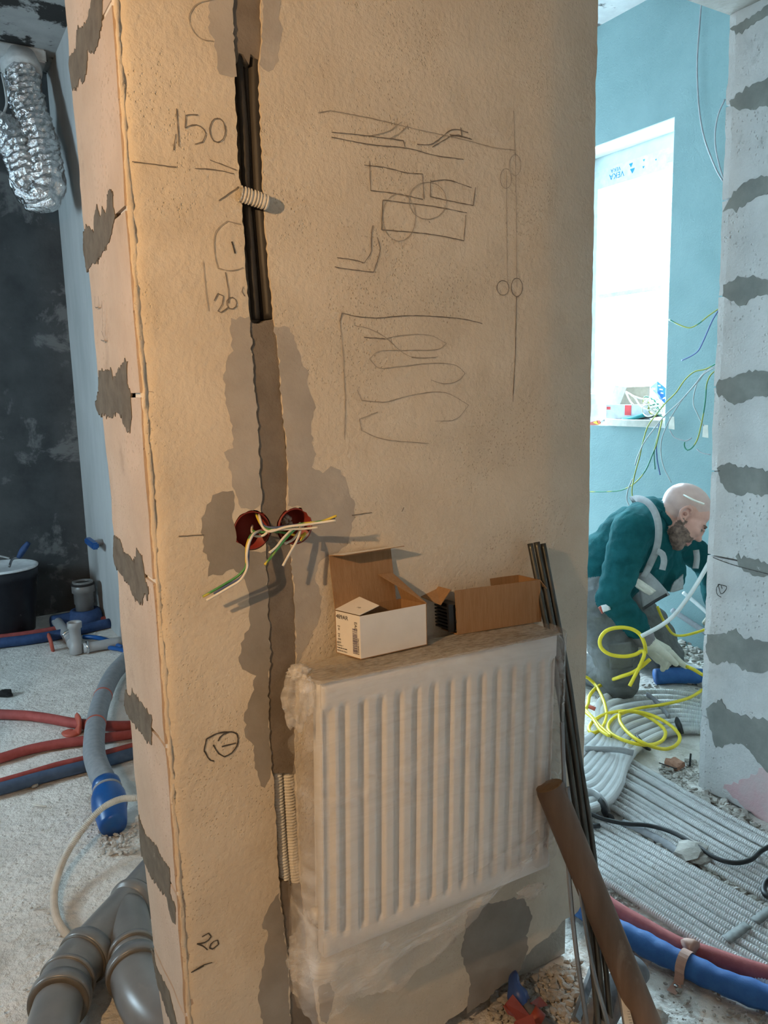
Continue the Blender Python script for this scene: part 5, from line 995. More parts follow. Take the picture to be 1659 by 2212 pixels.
# ================================================================== RIGHT ROOM: worker, cables, window sill
def worker():
    t = thing('person', F(1345, 1495, 0), 'kneeling bald bearded worker in teal sweater and grey bib trousers, leaning down', 'person')
    prims = []   # (label, kind, data)
    def cap(lab, a, b, ra, rb): prims.append((lab, 'c', np.array(a), np.array(b), ra, rb))
    def ell(lab, c, ax, rad): prims.append((lab, 'e', np.array(c), np.array(ax), np.array(rad)))
    # torso, leaning forward to the right of the picture
    hipN, hipF = V(1292, 1300, 3.42), V(1330, 1300, 3.66); waist = V(1300, 1245, 3.52); chest = V(1372, 1172, 3.48); upper = V(1412, 1136, 3.48); nb = V(1436, 1114, 3.43)
    cap('trousers', V(1280, 1290, 3.54), waist, .155, .150); cap('sweater', waist, chest, .158, .168); cap('sweater', chest, upper, .168, .125); cap('sweater', V(1330, 1190, 3.55), V(1400, 1120, 3.54), .12, .10)
    cap('sweater', V(1385, 1215, 3.50), V(1428, 1170, 3.54), .130, .10)     # belly / chest front hanging
    # near arm
    sh, el, wr = V(1366, 1150, 3.30), V(1322, 1290, 3.28), V(1384, 1368, 3.33)
    cap('sweater', V(1400, 1120, 3.40), sh, .095, .092); cap('sweater', sh, el, .092, .066); cap('sweater', el, V(1375, 1352, 3.32), .067, .056); cap('cuff', V(1372, 1348, 3.32), V(1390, 1376, 3.34), .050, .047)
    # hand in a cotton glove closing on the cable
    hb, hk = V(1398, 1388, 3.35), V(1436, 1418, 3.37); cap('glove', V(1388, 1374, 3.34), hb, .038, .042)
    for k in range(4): o = Vector((RT*0)); a = V(1402+k*3, 1384+k*7-4, 3.37+.0*k); 
    pal = [V(1424+k*5.5, 1424-k*6.5, 3.36+k*.022) for k in range(4)]
    for k in range(4): cap('glove', hb+Vector(RT)*.006*(k-1.5), pal[k], .030, .022)
    for k in range(4):
        p0 = pal[k]; p1 = p0+Vector(RT)*(.030-.005*abs(k-1.5))+Vector((0, 0, -.022)); p2 = p1+Vector(RT)*-.006+Vector((0, 0, -.030+.004*abs(k-1.5))); cap('glove', p0, p1, .0165, .0150); cap('glove', p1, p2, .0150, .0125)
    i0 = V(1448, 1410, 3.38); i1 = V(1466, 1428, 3.38); i2 = V(1482, 1440, 3.38); cap('glove', hk, i0, .026, .0175); cap('glove', i0, i1, .0172, .0150); cap('glove', i1, i2, .0150, .0125)
    th0, th1, th2 = V(1416, 1396, 3.31), V(1440, 1416, 3.30), V(1460, 1434, 3.33); cap('glove', hb, th0, .030, .022); cap('glove', th0, th1, .0200, .0165); cap('glove', th1, th2, .0165, .0130)
    # far arm, in dark shade, reaching behind the jamb
    shf, elf, wrf = V(1458, 1170, 3.68), V(1530, 1215, 3.72), V(1545, 1300, 3.62)
    cap('sweater', upper, shf, .11, .085); cap('sweater', shf, elf, .082, .066); cap('sweater', elf, wrf, .066, .045); cap('glove', wrf, V(1545, 1335, 3.58), .036, .036)
    for k in range(4): cap('glove', V(1545, 1330, 3.58)+Vector(RT)*.018*(k-1.5), V(1545, 1365, 3.57)+Vector(RT)*.020*(k-1.5), .015, .012)
    cap('glove', V(1540, 1325, 3.57), V(1522, 1345, 3.55), .016, .012)
    # legs: kneeling, shins folded back to the left
    kn = V(1338, 1462, 3.40); kf = V(1438, 1420, 3.66); kn.z = .085; kf.z = .10
    cap('trousers', hipN, V(1322, 1390, 3.40), .125, .105); cap('trousers', V(1322, 1390, 3.40), kn, .108, .086); an = V(1225, 1462, 3.75); an.z = .06; cap('trousers', kn, an, .084, .062)
    cap('trousers', hipF, V(1400, 1350, 3.66), .120, .100); cap('trousers', V(1400, 1350, 3.66), kf, .100, .084); af = V(1330, 1440, 3.95); af.z = .06; cap('trousers', kf, af, .082, .06)
    for a_, d_ in ((an, kn), (af, kf)):
        toe = a_+(a_-d_).normalized()*.10; toe.z = .05; cap('boot', a_, toe, .055, .045)
    # neck and head
    hc = V(1475, 1110, 3.37); fd = Vector(RT)*.74-Vector(UP)*.66-Vector(FW)*.12; fd.normalize(); ud = Vector(RT)*.62+Vector(UP)*.78; ud = (ud-fd*ud.dot(fd)).normalized(); sd = fd.cross(ud).normalized()
    if sd.dot(Vector(FW)) > 0: sd = -sd       # sd points to the camera side of the head
    A3 = (fd, ud, sd); HS = 1.09
    def H(f_, u_, s_): return hc+(fd*f_+ud*u_+sd*s_)*HS
    def he(lab, f_, u_, s_, rf_, ru_, rs_): ell(lab, H(f_, u_, s_), A3, (rf_*HS, ru_*HS, rs_*HS))
    cap('neck', nb, H(-.045, -.045, 0), .070, .060); cap('sweater', V(1418, 1128, 3.47), V(1436, 1113, 3.44), .090, .070); cap('sweater', V(1418, 1195, 3.54), V(1440, 1238, 3.54), .110, .085)
    he('shaved', -.008, .034, 0, .100, .088, .078); he('skin', .038, -.028, 0, .062, .082, .066); he('skin', .026, -.066, 0, .052, .044, .058); he('skin', .044, -.094, 0, .040, .030, .044); he('skin', .066, -.108, 0, .024, .022, .030)
    he('skin', .078, .012, 0, .020, .014, .050); he('skin', .098, -.020, 0, .015, .030, .013); he('skin', .110, -.036, 0, .014, .012, .016); he('skin', .083, -.070, 0, .018, .012, .026); he('skin', .085, -.082, 0, .015, .008, .022)
    for s_ in (-1, 1):
        he('skin', .070, -.030, s_*.040, .026, .018, .022); he('skin', -.006, -.018, s_*.074, .021, .033, .008); he('skin', .004, -.036, s_*.072, .009, .012, .008)
    # union by voxel remesh
    bm = bmesh.new()
    for p in prims:
        if p[1] == 'e':
            r = bmesh.ops.create_icosphere(bm, subdivisions=3, radius=1.0)
            for v in r['verts']: q = v.co.copy(); v.co = Vector(p[2])+Vector(p[3][0])*q.x*p[4][0]+Vector(p[3][1])*q.y*p[4][1]+Vector(p[3][2])*q.z*p[4][2]
        else:
            a, b, ra, rb = Vector(p[2]), Vector(p[3]), p[4], p[5]; ax = (b-a).normalized(); u = ax.orthogonal().normalized(); w = ax.cross(u); rings = []
            prof = [(-math.cos(x)*ra, math.sin(x)*ra) for x in np.linspace(.15, 1.45, 4)]+[((b-a).length+math.sin(x)*rb, math.cos(x)*rb) for x in np.linspace(.05, 1.40, 4)]
            for h, rr_ in prof: rings.append([bm.verts.new(a+ax*h+(u*math.cos(2*math.pi*k/18)+w*math.sin(2*math.pi*k/18))*rr_) for k in range(18)])
            for i in range(len(rings)-1):
                for k in range(18): bm.faces.new((rings[i][k], rings[i][(k+1) % 18], rings[i+1][(k+1) % 18], rings[i+1][k]))
            bm.faces.new(rings[0][::-1]); bm.faces.new(rings[-1])
    me = bpy.data.meshes.new('body'); bm.to_mesh(me); bm.free(); tmp = bpy.data.objects.new('body_tmp', me); COL.objects.link(tmp)
    md = tmp.modifiers.new('r', 'REMESH'); md.mode = 'VOXEL'; md.voxel_size = .0055
    ms = tmp.modifiers.new('s', 'SMOOTH'); ms.factor = .5; ms.iterations = 3
    dg = bpy.context.evaluated_depsgraph_get(); me2 = bpy.data.meshes.new_from_object(tmp.evaluated_get(dg)); bpy.data.objects.remove(tmp)
    co = np.empty(len(me2.vertices)*3); me2.vertices.foreach_get('co', co); co = co.reshape(-1, 3); nrm = np.empty(len(co)*3); me2.vertices.foreach_get('normal', nrm); nrm = nrm.reshape(-1, 3)
    best = np.full(len(co), 1e9); lab = np.zeros(len(co), int); labs = ['sweater', 'trousers', 'skin', 'shaved', 'glove', 'cuff', 'boot', 'beard', 'lips']
    for p in prims:
        if p[1] == 'c':
            a, b = p[2], p[3]; d = b-a; h = np.clip(((co-a)@d)/(d@d), 0, 1); dist = np.linalg.norm(co-a-h[:, None]*d, axis=1)-(p[4]+(p[5]-p[4])*h)
        else:
            q = np.stack([(co-p[2])@np.array(p[3][k])/p[4][k] for k in range(3)], 1); l = np.linalg.norm(q, axis=1); dist = (l-1)*min(p[4])
        n_ = {'neck': 'skin'}.get(p[0], p[0]); m_ = dist < best; best[m_] = dist[m_]; lab[m_] = labs.index(n_)
    L3 = np.stack([(co-np.array(hc))@np.array(k) for k in A3], 1)/HS; head = np.isin(lab, (2, 3)) & (np.linalg.norm(L3, axis=1) < .17)
    f_, u_ = L3[:, 0], L3[:, 1]; jit = np.array([nz(*(c*60)) for c in co])*.006
    hairline = .012+.55*np.clip(.03-f_, -.02, .08)*0; shav = head & ((u_ > .030+jit+np.clip(f_-.03, 0, .1)*.9) | ((f_ < -.018+jit) & (u_ > -.045))); lab[head] = 2; lab[shav] = 3
    beard = head & (u_ < -.050+jit*.7) & (f_ > -.004+jit-.25*np.clip(-.07-u_, 0, .06)) & ~((f_ > .062) & (u_ > -.058)); beard |= head & (f_ > -.006) & (f_ < .022+jit) & (u_ < -.030+jit); mous = head & (f_ > .080) & (u_ < -.054) & (u_ > -.066); lab[beard | mous] = 7
    lips = head & (f_ > .080) & (u_ < -.068) & (u_ > -.087) & (np.abs(L3[:, 2]) < .022); lab[lips] = 8
    # cloth folds on sweater and trousers: real relief along the normals
    amp = np.where(lab == 0, .0125, np.where(lab == 1, .016, 0)); fold = np.array([nz(c[0]*9+c[2]*14, c[1]*9, c[2]*26-c[0]*9)*.7+abs(nz(c[0]*22, c[1]*22, c[2]*22))*.6-.15 if a_ else 0 for c, a_ in zip(co, amp)]); co = co+nrm*(amp*fold)[:, None]
    me2.vertices.foreach_set('co', co.ravel()); me2.materials.clear()
    for k in ('teal_wool', 'grey_cloth', 'skin', 'shaved', 'glove', 'cuff', 'dark_cloth', 'stubble', 'lips'): me2.materials.append(M[k])
    mi = np.array([np.bincount(lab[list(p.vertices)], minlength=9).argmax() for p in me2.polygons], dtype=np.int32); me2.polygons.foreach_set('material_index', mi); me2.polygons.foreach_set('use_smooth', np.ones(len(me2.polygons), bool)); me2.update()
    body = bpy.data.objects.new('body', me2); COL.objects.link(body); body.parent = t; body.matrix_parent_inverse = Matrix.Translation(-t.location)
    # face details
    for s_ in (-1, 1):
        lathe('eye', [(0, -.010), (.007, -.008), (.010, 0), (.007, .008), (0, .010)], M['eye'], H(.086, -.012, s_*.031), fd, t, 14)
        tube('eyelid', [H(.092, -.006, s_*.044), H(.099, -.005, s_*.031), H(.096, -.007, s_*.018)], .0042, M['skin'], t, 8, .003)
        tube('eyebrow', [H(.082, .006, s_*.055), H(.094, .010, s_*.038), H(.097, .006, s_*.016)], .0052, M['stubble'], t, 8, .003, None, True, True, .6)
    tube('ear_rim', [H(.008, -.040, .077), H(-.016, -.034, .085), H(-.027, -.012, .088), H(-.018, .012, .088), H(.002, .014, .082), H(.008, .0, .079)], .0056, M['skin'], t, 8, .003); lathe('ear_shade_disc', [(0, 0), (.008, 0), (.0085, .002), (0, .002)], M['ear_shade'], H(-.006, -.014, .0815), sd, t, 12)  # shade of the ear hollow painted as a darker skin disc
    # clothing: collar, straps, bib with pocket, hanging strap ends
    C_, U_ = V(1436, 1113, 3.47), (nb-V(1412, 1136, 3.48)).normalized()
    tube('collar', [H(-.066, -.060, 0)+Vector(RT)*-.016+(sd*math.cos(a)*.070+(sd.cross(U_)).normalized()*math.sin(a)*.070) for a in np.linspace(0, 2*math.pi, 17)], .014, M['teal_wool'], t, 10, .01)
    def band(nm, pts, w_, m, th=.004):   # cloth band facing the camera
        C, s = catmull(pts, .012); v = []; f = []
        for i in range(len(C)):
            T = Vector(C[min(i+1, len(C)-1)]-C[max(i-1, 0)]).normalized(); b = T.cross(Vector(FW)).normalized()*w_/2; p = Vector(C[i]); n_ = -Vector(FW)*th; v += [p-b, p+b, p+b+n_, p-b+n_]
        for i in range(len(C)-1):
            for k in range(4): q = (k+1) % 4; f.append((i*4+k, i*4+q, i*4+4+q, i*4+4+k))
        f += [(0, 1, 2, 3), tuple(len(v)-1-k for k in range(4))]
        return mesh(nm, v, f, m, t, True)
    band('shoulder_strap', vp([(1362, 1080, 3.36), (1378, 1077, 3.30), (1397, 1084, 3.25), (1412, 1102, 3.215), (1421, 1128, 3.20), (1422, 1160, 3.22), (1416, 1190, 3.25), (1405, 1216, 3.27), (1395, 1236, 3.28)]), .029, M['strap_cloth'])
    band('strap_end', vp([(1418, 1190, 3.235), (1430, 1196, 3.23), (1434, 1212, 3.23), (1430, 1231, 3.235)]), .026, M['strap_cloth']); band('strap_end', vp([(1503, 1188, 3.40), (1505, 1205, 3.40), (1502, 1228, 3.41)]), .026, M['strap_cloth'])
    band('strap_end', vp([(1402, 1222, 3.26), (1396, 1234, 3.26), (1389, 1246, 3.27)]), .024, M['strap_cloth'])
    def panel(nm, quad, m, bulge=.012, n=12):
        q = quad; v = []; f = []
        for j in range(n+1):
            for i in range(n+1):
                a, b = i/n, j/n; p = (q[0]*(1-a)+q[1]*a)*(1-b)+(q[3]*(1-a)+q[2]*a)*b; v.append(p-Vector(FW)*(bulge*(math.sin(a*math.pi)*math.sin(b*math.pi))+.003*nz(a*6, b*6, 2)))
        for j in range(n):
            for i in range(n): k = j*(n+1)+i; f.append((k, k+1, k+n+2, k+n+1))
        o = mesh(nm, v, f, m, t, True); md_ = o.modifiers.new('thick', 'SOLIDIFY'); md_.thickness = .006; return o
    panel('bib', [V(1374, 1242, 3.30), V(1398, 1232, 3.30), V(1446, 1284, 3.33), V(1388, 1312, 3.30)], M['strap_cloth'], .02); panel('bib_pocket', [V(1370, 1246, 3.275), V(1416, 1276, 3.285), V(1402, 1286, 3.285), V(1366, 1262, 3.275)], M['label_paper'], .006)
    panel('bib', [V(1452, 1262, 3.42), V(1474, 1240, 3.44), V(1474, 1272, 3.44), V(1446, 1279, 3.42)], M['strap_cloth'], .006)
    band('zip', vp([(1388, 1316, 3.26), (1412, 1300, 3.27), (1440, 1284, 3.29)]), .012, M['black_rubber']); panel('waist_label', [V(1298, 1308, 3.24), V(1314, 1304, 3.24), V(1318, 1316, 3.24), V(1302, 1322, 3.24)], M['upvc'], .002, 4); panel('waist_tag', [V(1292, 1312, 3.245), V(1298, 1308, 3.245), V(1303, 1322, 3.245), V(1300, 1326, 3.245)], M['red_tape'], .001, 4)
    panel('knee_patch', [V(1312, 1392, 3.27), V(1362, 1386, 3.28), V(1366, 1440, 3.30), V(1318, 1446, 3.29)], M['grey_cloth'], .012)
M['lips'] = plain('lips', (.42, .17, .15), .5); M['eye'] = plain('eye', (.25, .22, .2), .3); M['ear_shade'] = plain('ear_painted_shade', (.34, .15, .12), .6)
worker()
# white stripe of foam string over the worker's head, hanging cables
def rw(pts, off=.10): return [PX(x, y, WINX-(o if o is not None else off)) for x, y, o in [(p+(None,))[:3] for p in pts]]
HW = [('w_grey', [(1522, -78), (1518, -30), (1514, 18), (1510, 70), (1506, 130), (1507, 190), (1512, 250), (1522, 300), (1536, 340), (1550, 372), (1562, 392)], .0050, 'long grey wire hanging down the teal wall from the ceiling beside the jamb', .03),
 ('w_grey', [(1566, 214), (1552, 246), (1545, 285), (1546, 320), (1552, 350), (1560, 378), (1568, 396)], .0045, 'short grey wire arc close to the upper jamb edge', .03),
 ('w_yg_far', [(1445, 690), (1468, 702), (1490, 708), (1508, 700), (1528, 684), (1560, 662)], .0042, 'green wire sagging from the window edge to the jamb', .08),
 ('w_blue_far', [(1556, 664), (1540, 690), (1520, 735), (1508, 758), (1495, 768), (1472, 779)], .0040, 'dull blue wire pointing down left beside the window', .08),
 ('w_yg_far', [(1556, 780), (1525, 797), (1500, 803), (1480, 820), (1460, 848), (1436, 872), (1418, 895), (1400, 920), (1390, 950), (1382, 985), (1370, 1030), (1365, 1060), (1367, 1074), (1376, 1078)], .0042, 'green and yellow wire hanging from the jamb to the worker back', .14),
 ('w_yg_far', [(1552, 796), (1535, 810), (1527, 828), (1524, 860), (1520, 890), (1513, 925), (1506, 950), (1494, 968), (1484, 972), (1478, 963), (1479, 955)], .0042, 'green wire hooked at its lower end left of the jamb', .12),
 ('w_pale', [(1552, 790), (1520, 808), (1500, 832), (1470, 866), (1436, 898), (1410, 930), (1390, 958), (1376, 990), (1372, 1005)], .0040, 'pale wire slanting from the jamb past the window sill corner', .15),
 ('w_pale', [(1550, 788), (1524, 804), (1508, 825), (1484, 850), (1456, 890), (1440, 920), (1429, 950), (1428, 985), (1434, 1010), (1450, 1042)], .0036, 'long thin pale wire hanging lowest on the teal wall under the sill', .13),
 ('w_pale', [(1530, 795), (1512, 815), (1505, 830), (1498, 858), (1498, 875), (1506, 893), (1513, 908), (1520, 920)], .0036, 'thin pale wire ending in a white paper tag near the jamb', .11),
 ('w_yg_far', [(1432, 900), (1425, 930), (1418, 960), (1408, 985), (1395, 1015), (1375, 1040), (1345, 1058), (1310, 1062), (1265, 1062)], .0042, 'green wire curving left along the wall under the sill', .10),
 ('w_yg_far', [(1430, 905), (1420, 945), (1413, 975), (1415, 1014)], .0038, 'short green wire hanging straight below the sill corner', .09),
 ('w_blue_far', [(1424, 915), (1418, 960), (1420, 995), (1426, 1026)], .0038, 'blue wire end hanging below the sill corner', .085),
 ('w_grey', [(1447, 930), (1456, 944), (1470, 950), (1483, 952), (1494, 946)], .0038, 'short grey wire curling right under the white paper tag', .07),
 ('w_grey', [(1505, 970), (1515, 978), (1534, 982)], .0036, 'grey wire end pointing at the jamb above the worker head', .07),
 ('w_pale', [(1366, 1035), (1356, 1060), (1354, 1080), (1361, 1096)], .0040, 'white wire end touching the worker shoulder', .30)]
M['w_blue_far'] = plain('wire_slate', (.08, .12, .28), .5)
M['w_pale'] = plain('wire_pale', (.33, .35, .35), .5)
for mn, pts, r, lab, off in HW: tag(tube('wire', rw(pts, off), r*.8, M[mn], sides=8, step=.012), lab, 'wire', 'loose wires on the teal wall')
def tagged(px, py, lab, off):
    q = [PX(x, y, WINX-off) for x, y in ((px-5, py-14), (px+5, py-14), (px+6, py+14), (px-7, py+12))]; tag(slab('paper_tag', q, .002, M['label_paper']), lab, 'tag')
tagged(1451, 914, 'small cream paper tag on a wire right of the window sill', .06); tagged(1524, 932, 'small cream paper tag at the end of the thin wire by the jamb', .09)
tag(tube('wire', vp([(1474, 1068, 3.32), (1486, 1074, 3.275), (1500, 1081, 3.265), (1521, 1089, 3.262)]), .004, M['w_white'], sides=8, step=.008), 'white wire end lying over the worker bald head', 'wire'); tag(slab('paper_tag', [V(1460, 1070, 3.33), V(1472, 1067, 3.32), V(1478, 1075, 3.30), V(1466, 1076, 3.31)], .002, M['label_paper']), 'cream paper tag behind the worker head at his collar', 'tag')
# grey stiff pipe coming from behind the jamb, and pipes on the far wall
tag(tube('plastic_pipe', [PX(1650, 1085, WINX-.004), V(1600, 1125, 3.42)]+vp([(1552, 1180, 3.2), (1530, 1218, 3.18), (1505, 1262, 3.16), (1478, 1302, 3.14), (1455, 1330, 3.13), (1430, 1350, 3.12), (1386, 1374, 3.11)]), .0085, M['conduit'], sides=14), 'pale grey plastic pipe slanting down from the jamb to the gloved hand', 'pipe')
tag(tube('plastic_pipe', [PX(1452, 1318, WINX-.03), PX(1485, 1340, WINX-.03), PX(1540, 1376, WINX-.03)], .014, M['foam_grey'], sides=12), 'grey pipe on the teal wall behind the worker, the lower one', 'pipe'); tag(tube('plastic_pipe', [PX(1476, 1280, WINX-.03), PX(1510, 1308, WINX-.03), PX(1545, 1340, WINX-.03)], .010, M['conduit'], sides=12), 'thin pale pipe on the teal wall behind the worker, the upper one', 'pipe')
tag(tube('insulated_pipe', [F(1415, 1462, .03), F(1450, 1459, .035), F(1490, 1460, .035), F(1560, 1466, .035)], .036, M['foam_blue'], sides=16), 'blue insulated pipe on the floor under the gloved hand', 'pipe'); tag(tube('plastic_pipe', [F(1360, 1400, .02), F(1440, 1428, .02), F(1480, 1438, .02), F(1560, 1470, .02)], .014, M['tape_grey'], sides=10), 'grey pipe on the floor beyond the blue pipe', 'pipe')
# yellow cable in loops
tag(tube('yellow_cable', vp([(1395, 1410, 3.22), (1392, 1390, 3.2), (1382, 1370, 3.2), (1362, 1358, 3.2), (1332, 1356, 3.2), (1308, 1364, 3.2), (1296, 1382, 3.2), (1298, 1398, 3.2), (1314, 1412, 3.2), (1345, 1418, 3.2), (1372, 1414, 3.2), (1388, 1406, 3.2), (1392, 1412, 3.19), (1386, 1430, 3.19), (1374, 1455, 3.18), (1360, 1482, 3.18)]), .0078, M['yellow'], sides=12, step=.008), 'yellow cable loop in the air by the gloved hand', 'cable')
tag(tube('yellow_cable', [V(1404, 1424, 3.2), V(1388, 1438, 3.2), V(1368, 1452, 3.22), V(1340, 1462, 3.24), F(1310, 1474, .07), F(1288, 1486, .06), F(1274, 1502, .055), F(1266, 1530, .055), F(1240, 1550, .05)], .0078, M['yellow'], sides=12, step=.008), 'yellow cable running left from the gloved hand to the wall edge', 'cable')
tag(tube('yellow_cable', [F(1240, 1490, .03), F(1262, 1462, .10), F(1282, 1475, .07), F(1296, 1496, .06), F(1306, 1520, .058), F(1310, 1545, .058), F(1304, 1566, .058), F(1292, 1580, .06), F(1278, 1583, .06), F(1272, 1574, .06), F(1284, 1556, .06), F(1310, 1542, .06), F(1345, 1536, .06), F(1380, 1540, .06), F(1412, 1556, .05), F(1436, 1578, .045), F(1434, 1596, .04), F(1412, 1608, .05), F(1380, 1608, .065), F(1340, 1596, .07), F(1316, 1580, .07), F(1316, 1562, .068), F(1336, 1545, .066), F(1380, 1530, .06), F(1420, 1524, .055), F(1460, 1516, .05), F(1492, 1506, .05), F(1515, 1492, .05), F(1550, 1470, .04)], .0066, M['yellow'], sides=12, step=.01), 'yellow cable coiled in wide loops over the grey conduits', 'cable')
tag(tube('yellow_cable', [F(1338, 1545, .075), F(1340, 1560, .08), F(1356, 1582, .08), F(1380, 1600, .078), F(1410, 1613, .060), F(1440, 1618, .035), F(1462, 1608, .030), F(1468, 1590, .034), F(1452, 1570, .05), F(1420, 1550, .062), F(1390, 1540, .070), F(1360, 1536, .074), F(1338, 1540, .075)], .0066, M['yellow'], sides=12, step=.01), 'outermost closed loop of yellow cable lying toward the jamb', 'cable')
tag(tube('yellow_cable', [F(1262, 1530, .07), F(1280, 1550, .075), F(1300, 1572, .08), F(1318, 1588, .08), F(1319, 1591, .08), F(1300, 1580, .08), F(1280, 1552, .08), F(1264, 1538, .075)], .006, M['yellow'], sides=10, step=.01), 'narrow yellow cable kink beside the wall edge', 'cable')
tag(tube('yellow_cable', [V(1420, 1310, 3.5), V(1428, 1330, 3.48), V(1440, 1352, 3.5), V(1455, 1370, 3.55), V(1475, 1373, 3.6), V(1505, 1366, 3.62), V(1550, 1350, 3.62)], .006, M['yellow'], sides=10, step=.01), 'thin yellow cable behind the worker, between pocket and jamb', 'cable')
tag(tube('yellow_cable', [V(1484, 1440, 3.36), V(1498, 1446, 3.38), V(1515, 1456, 3.40), V(1550, 1474, 3.42)], .008, M['yellow'], sides=10, step=.01), 'yellow cable end between the gloved fingers and the jamb', 'cable')
tag(tube('red_tag', [F(1262, 1526, .05), F(1274, 1527, .055), F(1286, 1532, .05)], .013, M['red_plain'], sides=8, step=.01, flat=.5) if 'red_plain' in M else tube('red_tag', [F(1262, 1526, .05), F(1274, 1527, .055), F(1286, 1532, .05)], .013, M['red_tape'], sides=8, step=.01, flat=.5), 'small red plastic piece on the conduits near the wall edge', 'scrap')

# --- window sill clutter (sill top at z = 1.146)
SZ = WIN[2]+.006
def on_sill(px, py, X): return PX(px, py, X)
def sill():
    p0, p1 = PX(1316, 912, WINX+.02), PX(1434, 912, WINX+.02)
    v = []; f = []; n = 24
    for i in range(n+1):
        q = i/n; y = p0.y+(p1.y-p0.y)*q; fr = WINX-.015-.030*math.sin(q*math.pi)**.6; v += [(fr, y, SZ), (WINX+.13, y, SZ), (WINX+.13, y, SZ+.034), (fr, y, SZ+.034)]
    for i in range(n):
        for k in range(4): j = (k+1) % 4; f.append((i*4+k, i*4+j, i*4+4+j, i*4+4+k))
    f += [(3, 2, 1, 0), tuple(n*4+k for k in range(4))]
    # the board rests on the reveal and bows out over its edge
    tag(mesh('sill_board', v, f, M['sill_board']), 'bowed beige board lying along the window sill', 'board')
    top = SZ+.035
    a, b = PX(1310, 876, WINX+.05), PX(1356, 876, WINX+.05); y1, y0 = a.y, b.y; h = PX(1330, 874, WINX+.05).z-top
    t = thing('carton', (WINX+.05, (y0+y1)/2, top), 'pale grey carton with a red stripe on the window sill', 'box'); box('carton_body', (WINX+.045, y0-.16, top), (WINX+.115, y1, top+h), M['carton_grey'], t, .002); box('red_stripe', (WINX+.0435, y0-.03, top+.02), (WINX+.0455, y0+.015, top+h-.003), M['red_stripe'], t)
    box('logo_mark', (WINX+.0437, y1-.035, top+h-.028), (WINX+.0455, y1-.008, top+h-.012), M['red_stripe'], t)
    q = [PX(1354, 836, WINX+.11), PX(1404, 834, WINX+.11), PX(1402, 880, WINX+.09), PX(1338, 876, WINX+.09)]
    t = thing('open_carton', q[3], 'open brown cardboard box with raised white flap behind the wires', 'box'); slab('side_panel', q, .003, M['card_pale'], t); slab('flap', [PX(1328, 832, WINX+.13), q[0], q[3], PX(1316, 875, WINX+.10)], .003, M['upvc'], t)
    t = thing('tape_roll', PX(1288, 868, WINX+.06), 'white roll of tape at the left end of the window sill', 'tape'); c = PX(1290, 868, WINX+.08); c.z = SZ+.001; hh = PX(1290, 850, WINX+.08).z-c.z
    lathe('tape_body', [(.026, 0), (.055, 0), (.057, .003), (.057, hh-.003), (.055, hh), (.026, hh), (.026, 0)], M['upvc'], c, (0, 0, 1), t, 32); lathe('core', [(.022, .001), (.026, .001), (.026, hh-.004), (.022, hh-.004), (.022, .001)], M['carton_grey'], c, (0, 0, 1), t, 28)
    # blue packet leaning on the reveal
    q = [PX(1404, 836, WINX+.10), PX(1420, 823, WINX+.10), PX(1438, 838, WINX+.08), PX(1440, 876, WINX+.06), PX(1424, 862, WINX+.07)]
    t = thing('packet', PX(1430, 876, WINX+.08), 'crumpled blue and white packet leaning in the window corner', 'packet'); v = []; nrm = Vector((-1, 0, 0)); c = sum(q, Vector())/5; v = [c+nrm*.02]+q+[p-nrm*.03 for p in q]+[c-nrm*.03]
    mesh('packet_body', v, [(0, 1+k, 1+(k+1) % 5) for k in range(5)]+[(1+k, 6+k, 6+(k+1) % 5, 1+(k+1) % 5) for k in range(5)]+[(11, 6+(k+1) % 5, 6+k) for k in range(5)], M['packet_blue'], t)
    for (x, y, w_, h_) in ((1424, 834, 4, 2), (1428, 842, 5, 2), (1430, 850, 4, 2), (1412, 842, 5, 5)): p = PX(x, y, WINX+.058); mesh('print_mark', [p+Vector((0, w_*.0022, 0)), p+Vector((0, -w_*.0022, -.003)), p+Vector((0, -w_*.0022, h_*.002)), p+Vector((0, w_*.0022, h_*.002+.003))], [(0, 1, 2, 3)], M['upvc'], t)
    # tangle of white wires: separate strands
    rr = random.Random(5); c0 = PX(1412, 884, WINX+.03)
    for k in range(16):
        pts = []; a0 = rr.random()*6.28; cc = c0+Vector((rr.uniform(-.02, .03), rr.uniform(-.05, .05), rr.uniform(-.01, .03)))
        for j in range(6): a = a0+j*1.15; rad = rr.uniform(.02, .055); pts.append(cc+Vector((rr.uniform(-.03, .015), math.cos(a)*rad, math.sin(a)*rad*.75+.005)))
        for p in pts: p.z = max(p.z, top+.008)
        tag(tube('wire_scrap', pts, .0036, M['w_white'] if k % 4 else M['w_yg_far'], sides=6, step=.008), ('loose white strand in the tangle of wire scraps on the sill' if k % 4 else 'green strand in the tangle of wire scraps on the sill'), 'wire', 'tangle of wire scraps on the sill')
    tag(tube('pliers_handle', [PX(1346, 906, WINX+.03), PX(1370, 902, WINX+.02), PX(1392, 896, WINX+.02)], .011, M['teal_plastic'], sides=12, step=.01), 'teal tool handle lying on the sill board', 'tool'); tag(tube('dark_tool', [PX(1362, 907, WINX+.05), PX(1395, 902, WINX+.05), PX(1430, 897, WINX+.05)], .010, M['black_rubber'], sides=10, step=.01, flat=.7), 'dark tool lying behind the teal handle on the sill', 'tool')
    t = thing('cutter', PX(1285, 918, WINX+.02), 'red and yellow tool lying at the left end of the sill', 'tool'); 
    e = lambda x, y: PX(x, y, WINX+.02)
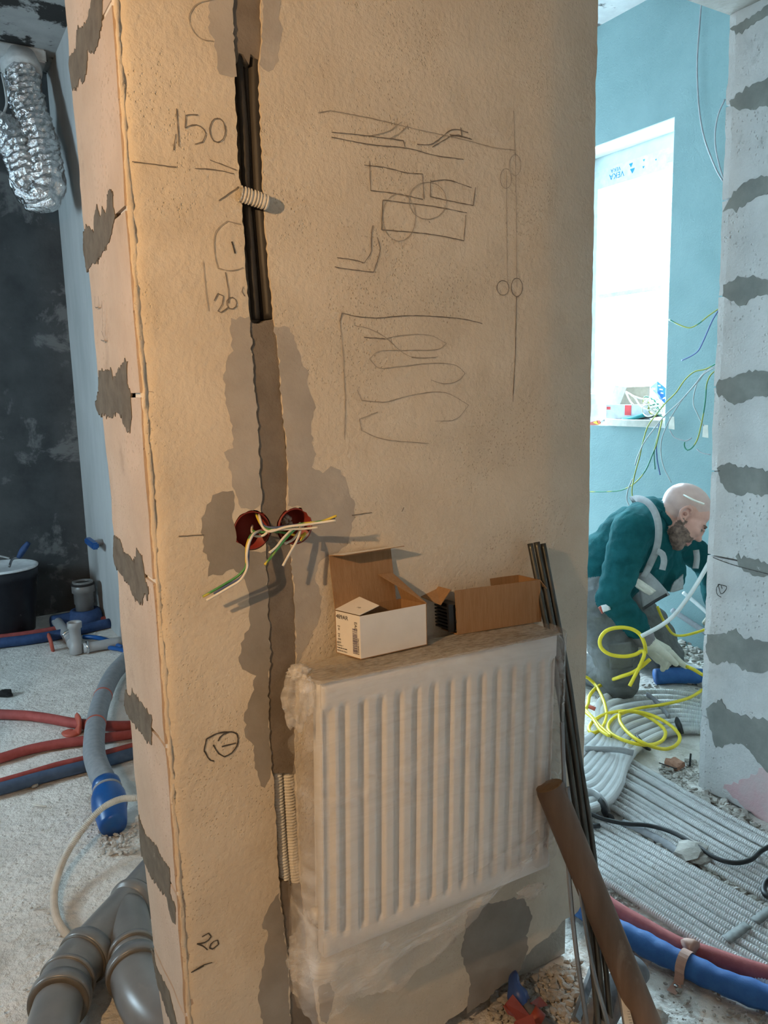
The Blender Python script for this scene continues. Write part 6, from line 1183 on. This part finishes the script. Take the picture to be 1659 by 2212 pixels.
    slab('red_grip', [e(1272, 918), e(1298, 918), e(1296, 908), e(1272, 914)], .02, M['red_tape'], t); slab('yellow_grip', [e(1287, 913), e(1298, 917), e(1294, 909), e(1289, 911)], .022, M['yellow'], t); tube('blade', [e(1298, 912), e(1306, 908), e(1314, 914)], .008, M['zinc_bright'], t, 8, .005)
    for pts, lab in (([(1352, 846), (1370, 858), (1384, 878), (1402, 886)], 'thick white wire slanting down over the cardboard on the sill'), ([(1364, 854), (1384, 861), (1400, 862)], 'white wire crossing the cardboard box on the sill'), ([(1352, 848), (1362, 868), (1368, 874)], 'white wire with a pale tag over the cardboard on the sill')): tag(tube('wire', [PX(x, y, WINX+.03) for x, y in pts], .0042, M['w_white'], sides=8, step=.008), lab, 'wire')
M['carton_grey'] = plain('carton_grey', (.52, .55, .60), .7); M['red_stripe'] = plain('red_print', (.62, .05, .06), .6); M['card_pale'] = plain('card_pale', (.36, .30, .23), .8); M['packet_blue'] = plain('packet_blue', (.02, .12, .52), .35, var=.3, scale=20); M['teal_plastic'] = plain('teal_plastic', (.01, .22, .24), .4)
sill()
# the work lamp that throws the warm light, standing behind the camera
ADDED_FLAP = ((.0, -.22, -.25), (.006, .0, .25), Matrix.Translation(LAMP+Vector((math.cos(R(22.2))*.30, math.sin(R(22.2))*.30, 0))) @ Matrix.Rotation(R(12), 4, 'Z'))
def work_lamp():
    t = thing('work_lamp', (LAMP.x, LAMP.y, 0), 'work lamp on a stand lighting the plastered wall', 'lamp')
    tube('pole', [(LAMP.x-.10, LAMP.y-.10, .02), (LAMP.x-.10, LAMP.y-.10, LAMP.z)], .012, M['black_rubber'], t, 10, .2); box('housing', (LAMP.x-.10, LAMP.y-.16, LAMP.z-.08), (LAMP.x-.04, LAMP.y+.06, LAMP.z+.08), M['black_rubber'], t, .01, Matrix())
    box('added_flap', ADDED_FLAP[0], ADDED_FLAP[1], M['black_rubber'], t, .002, ADDED_FLAP[2])  # unseen flap added to keep the warm lamp light off the jamb
    for k in range(3): a = k*2.1; tube('leg', [(LAMP.x-.10, LAMP.y-.10, .35), (LAMP.x-.10+.3*math.cos(a), LAMP.y-.10+.3*math.sin(a), .01)], .010, M['black_rubber'], t, 8, .2)
work_lamp()
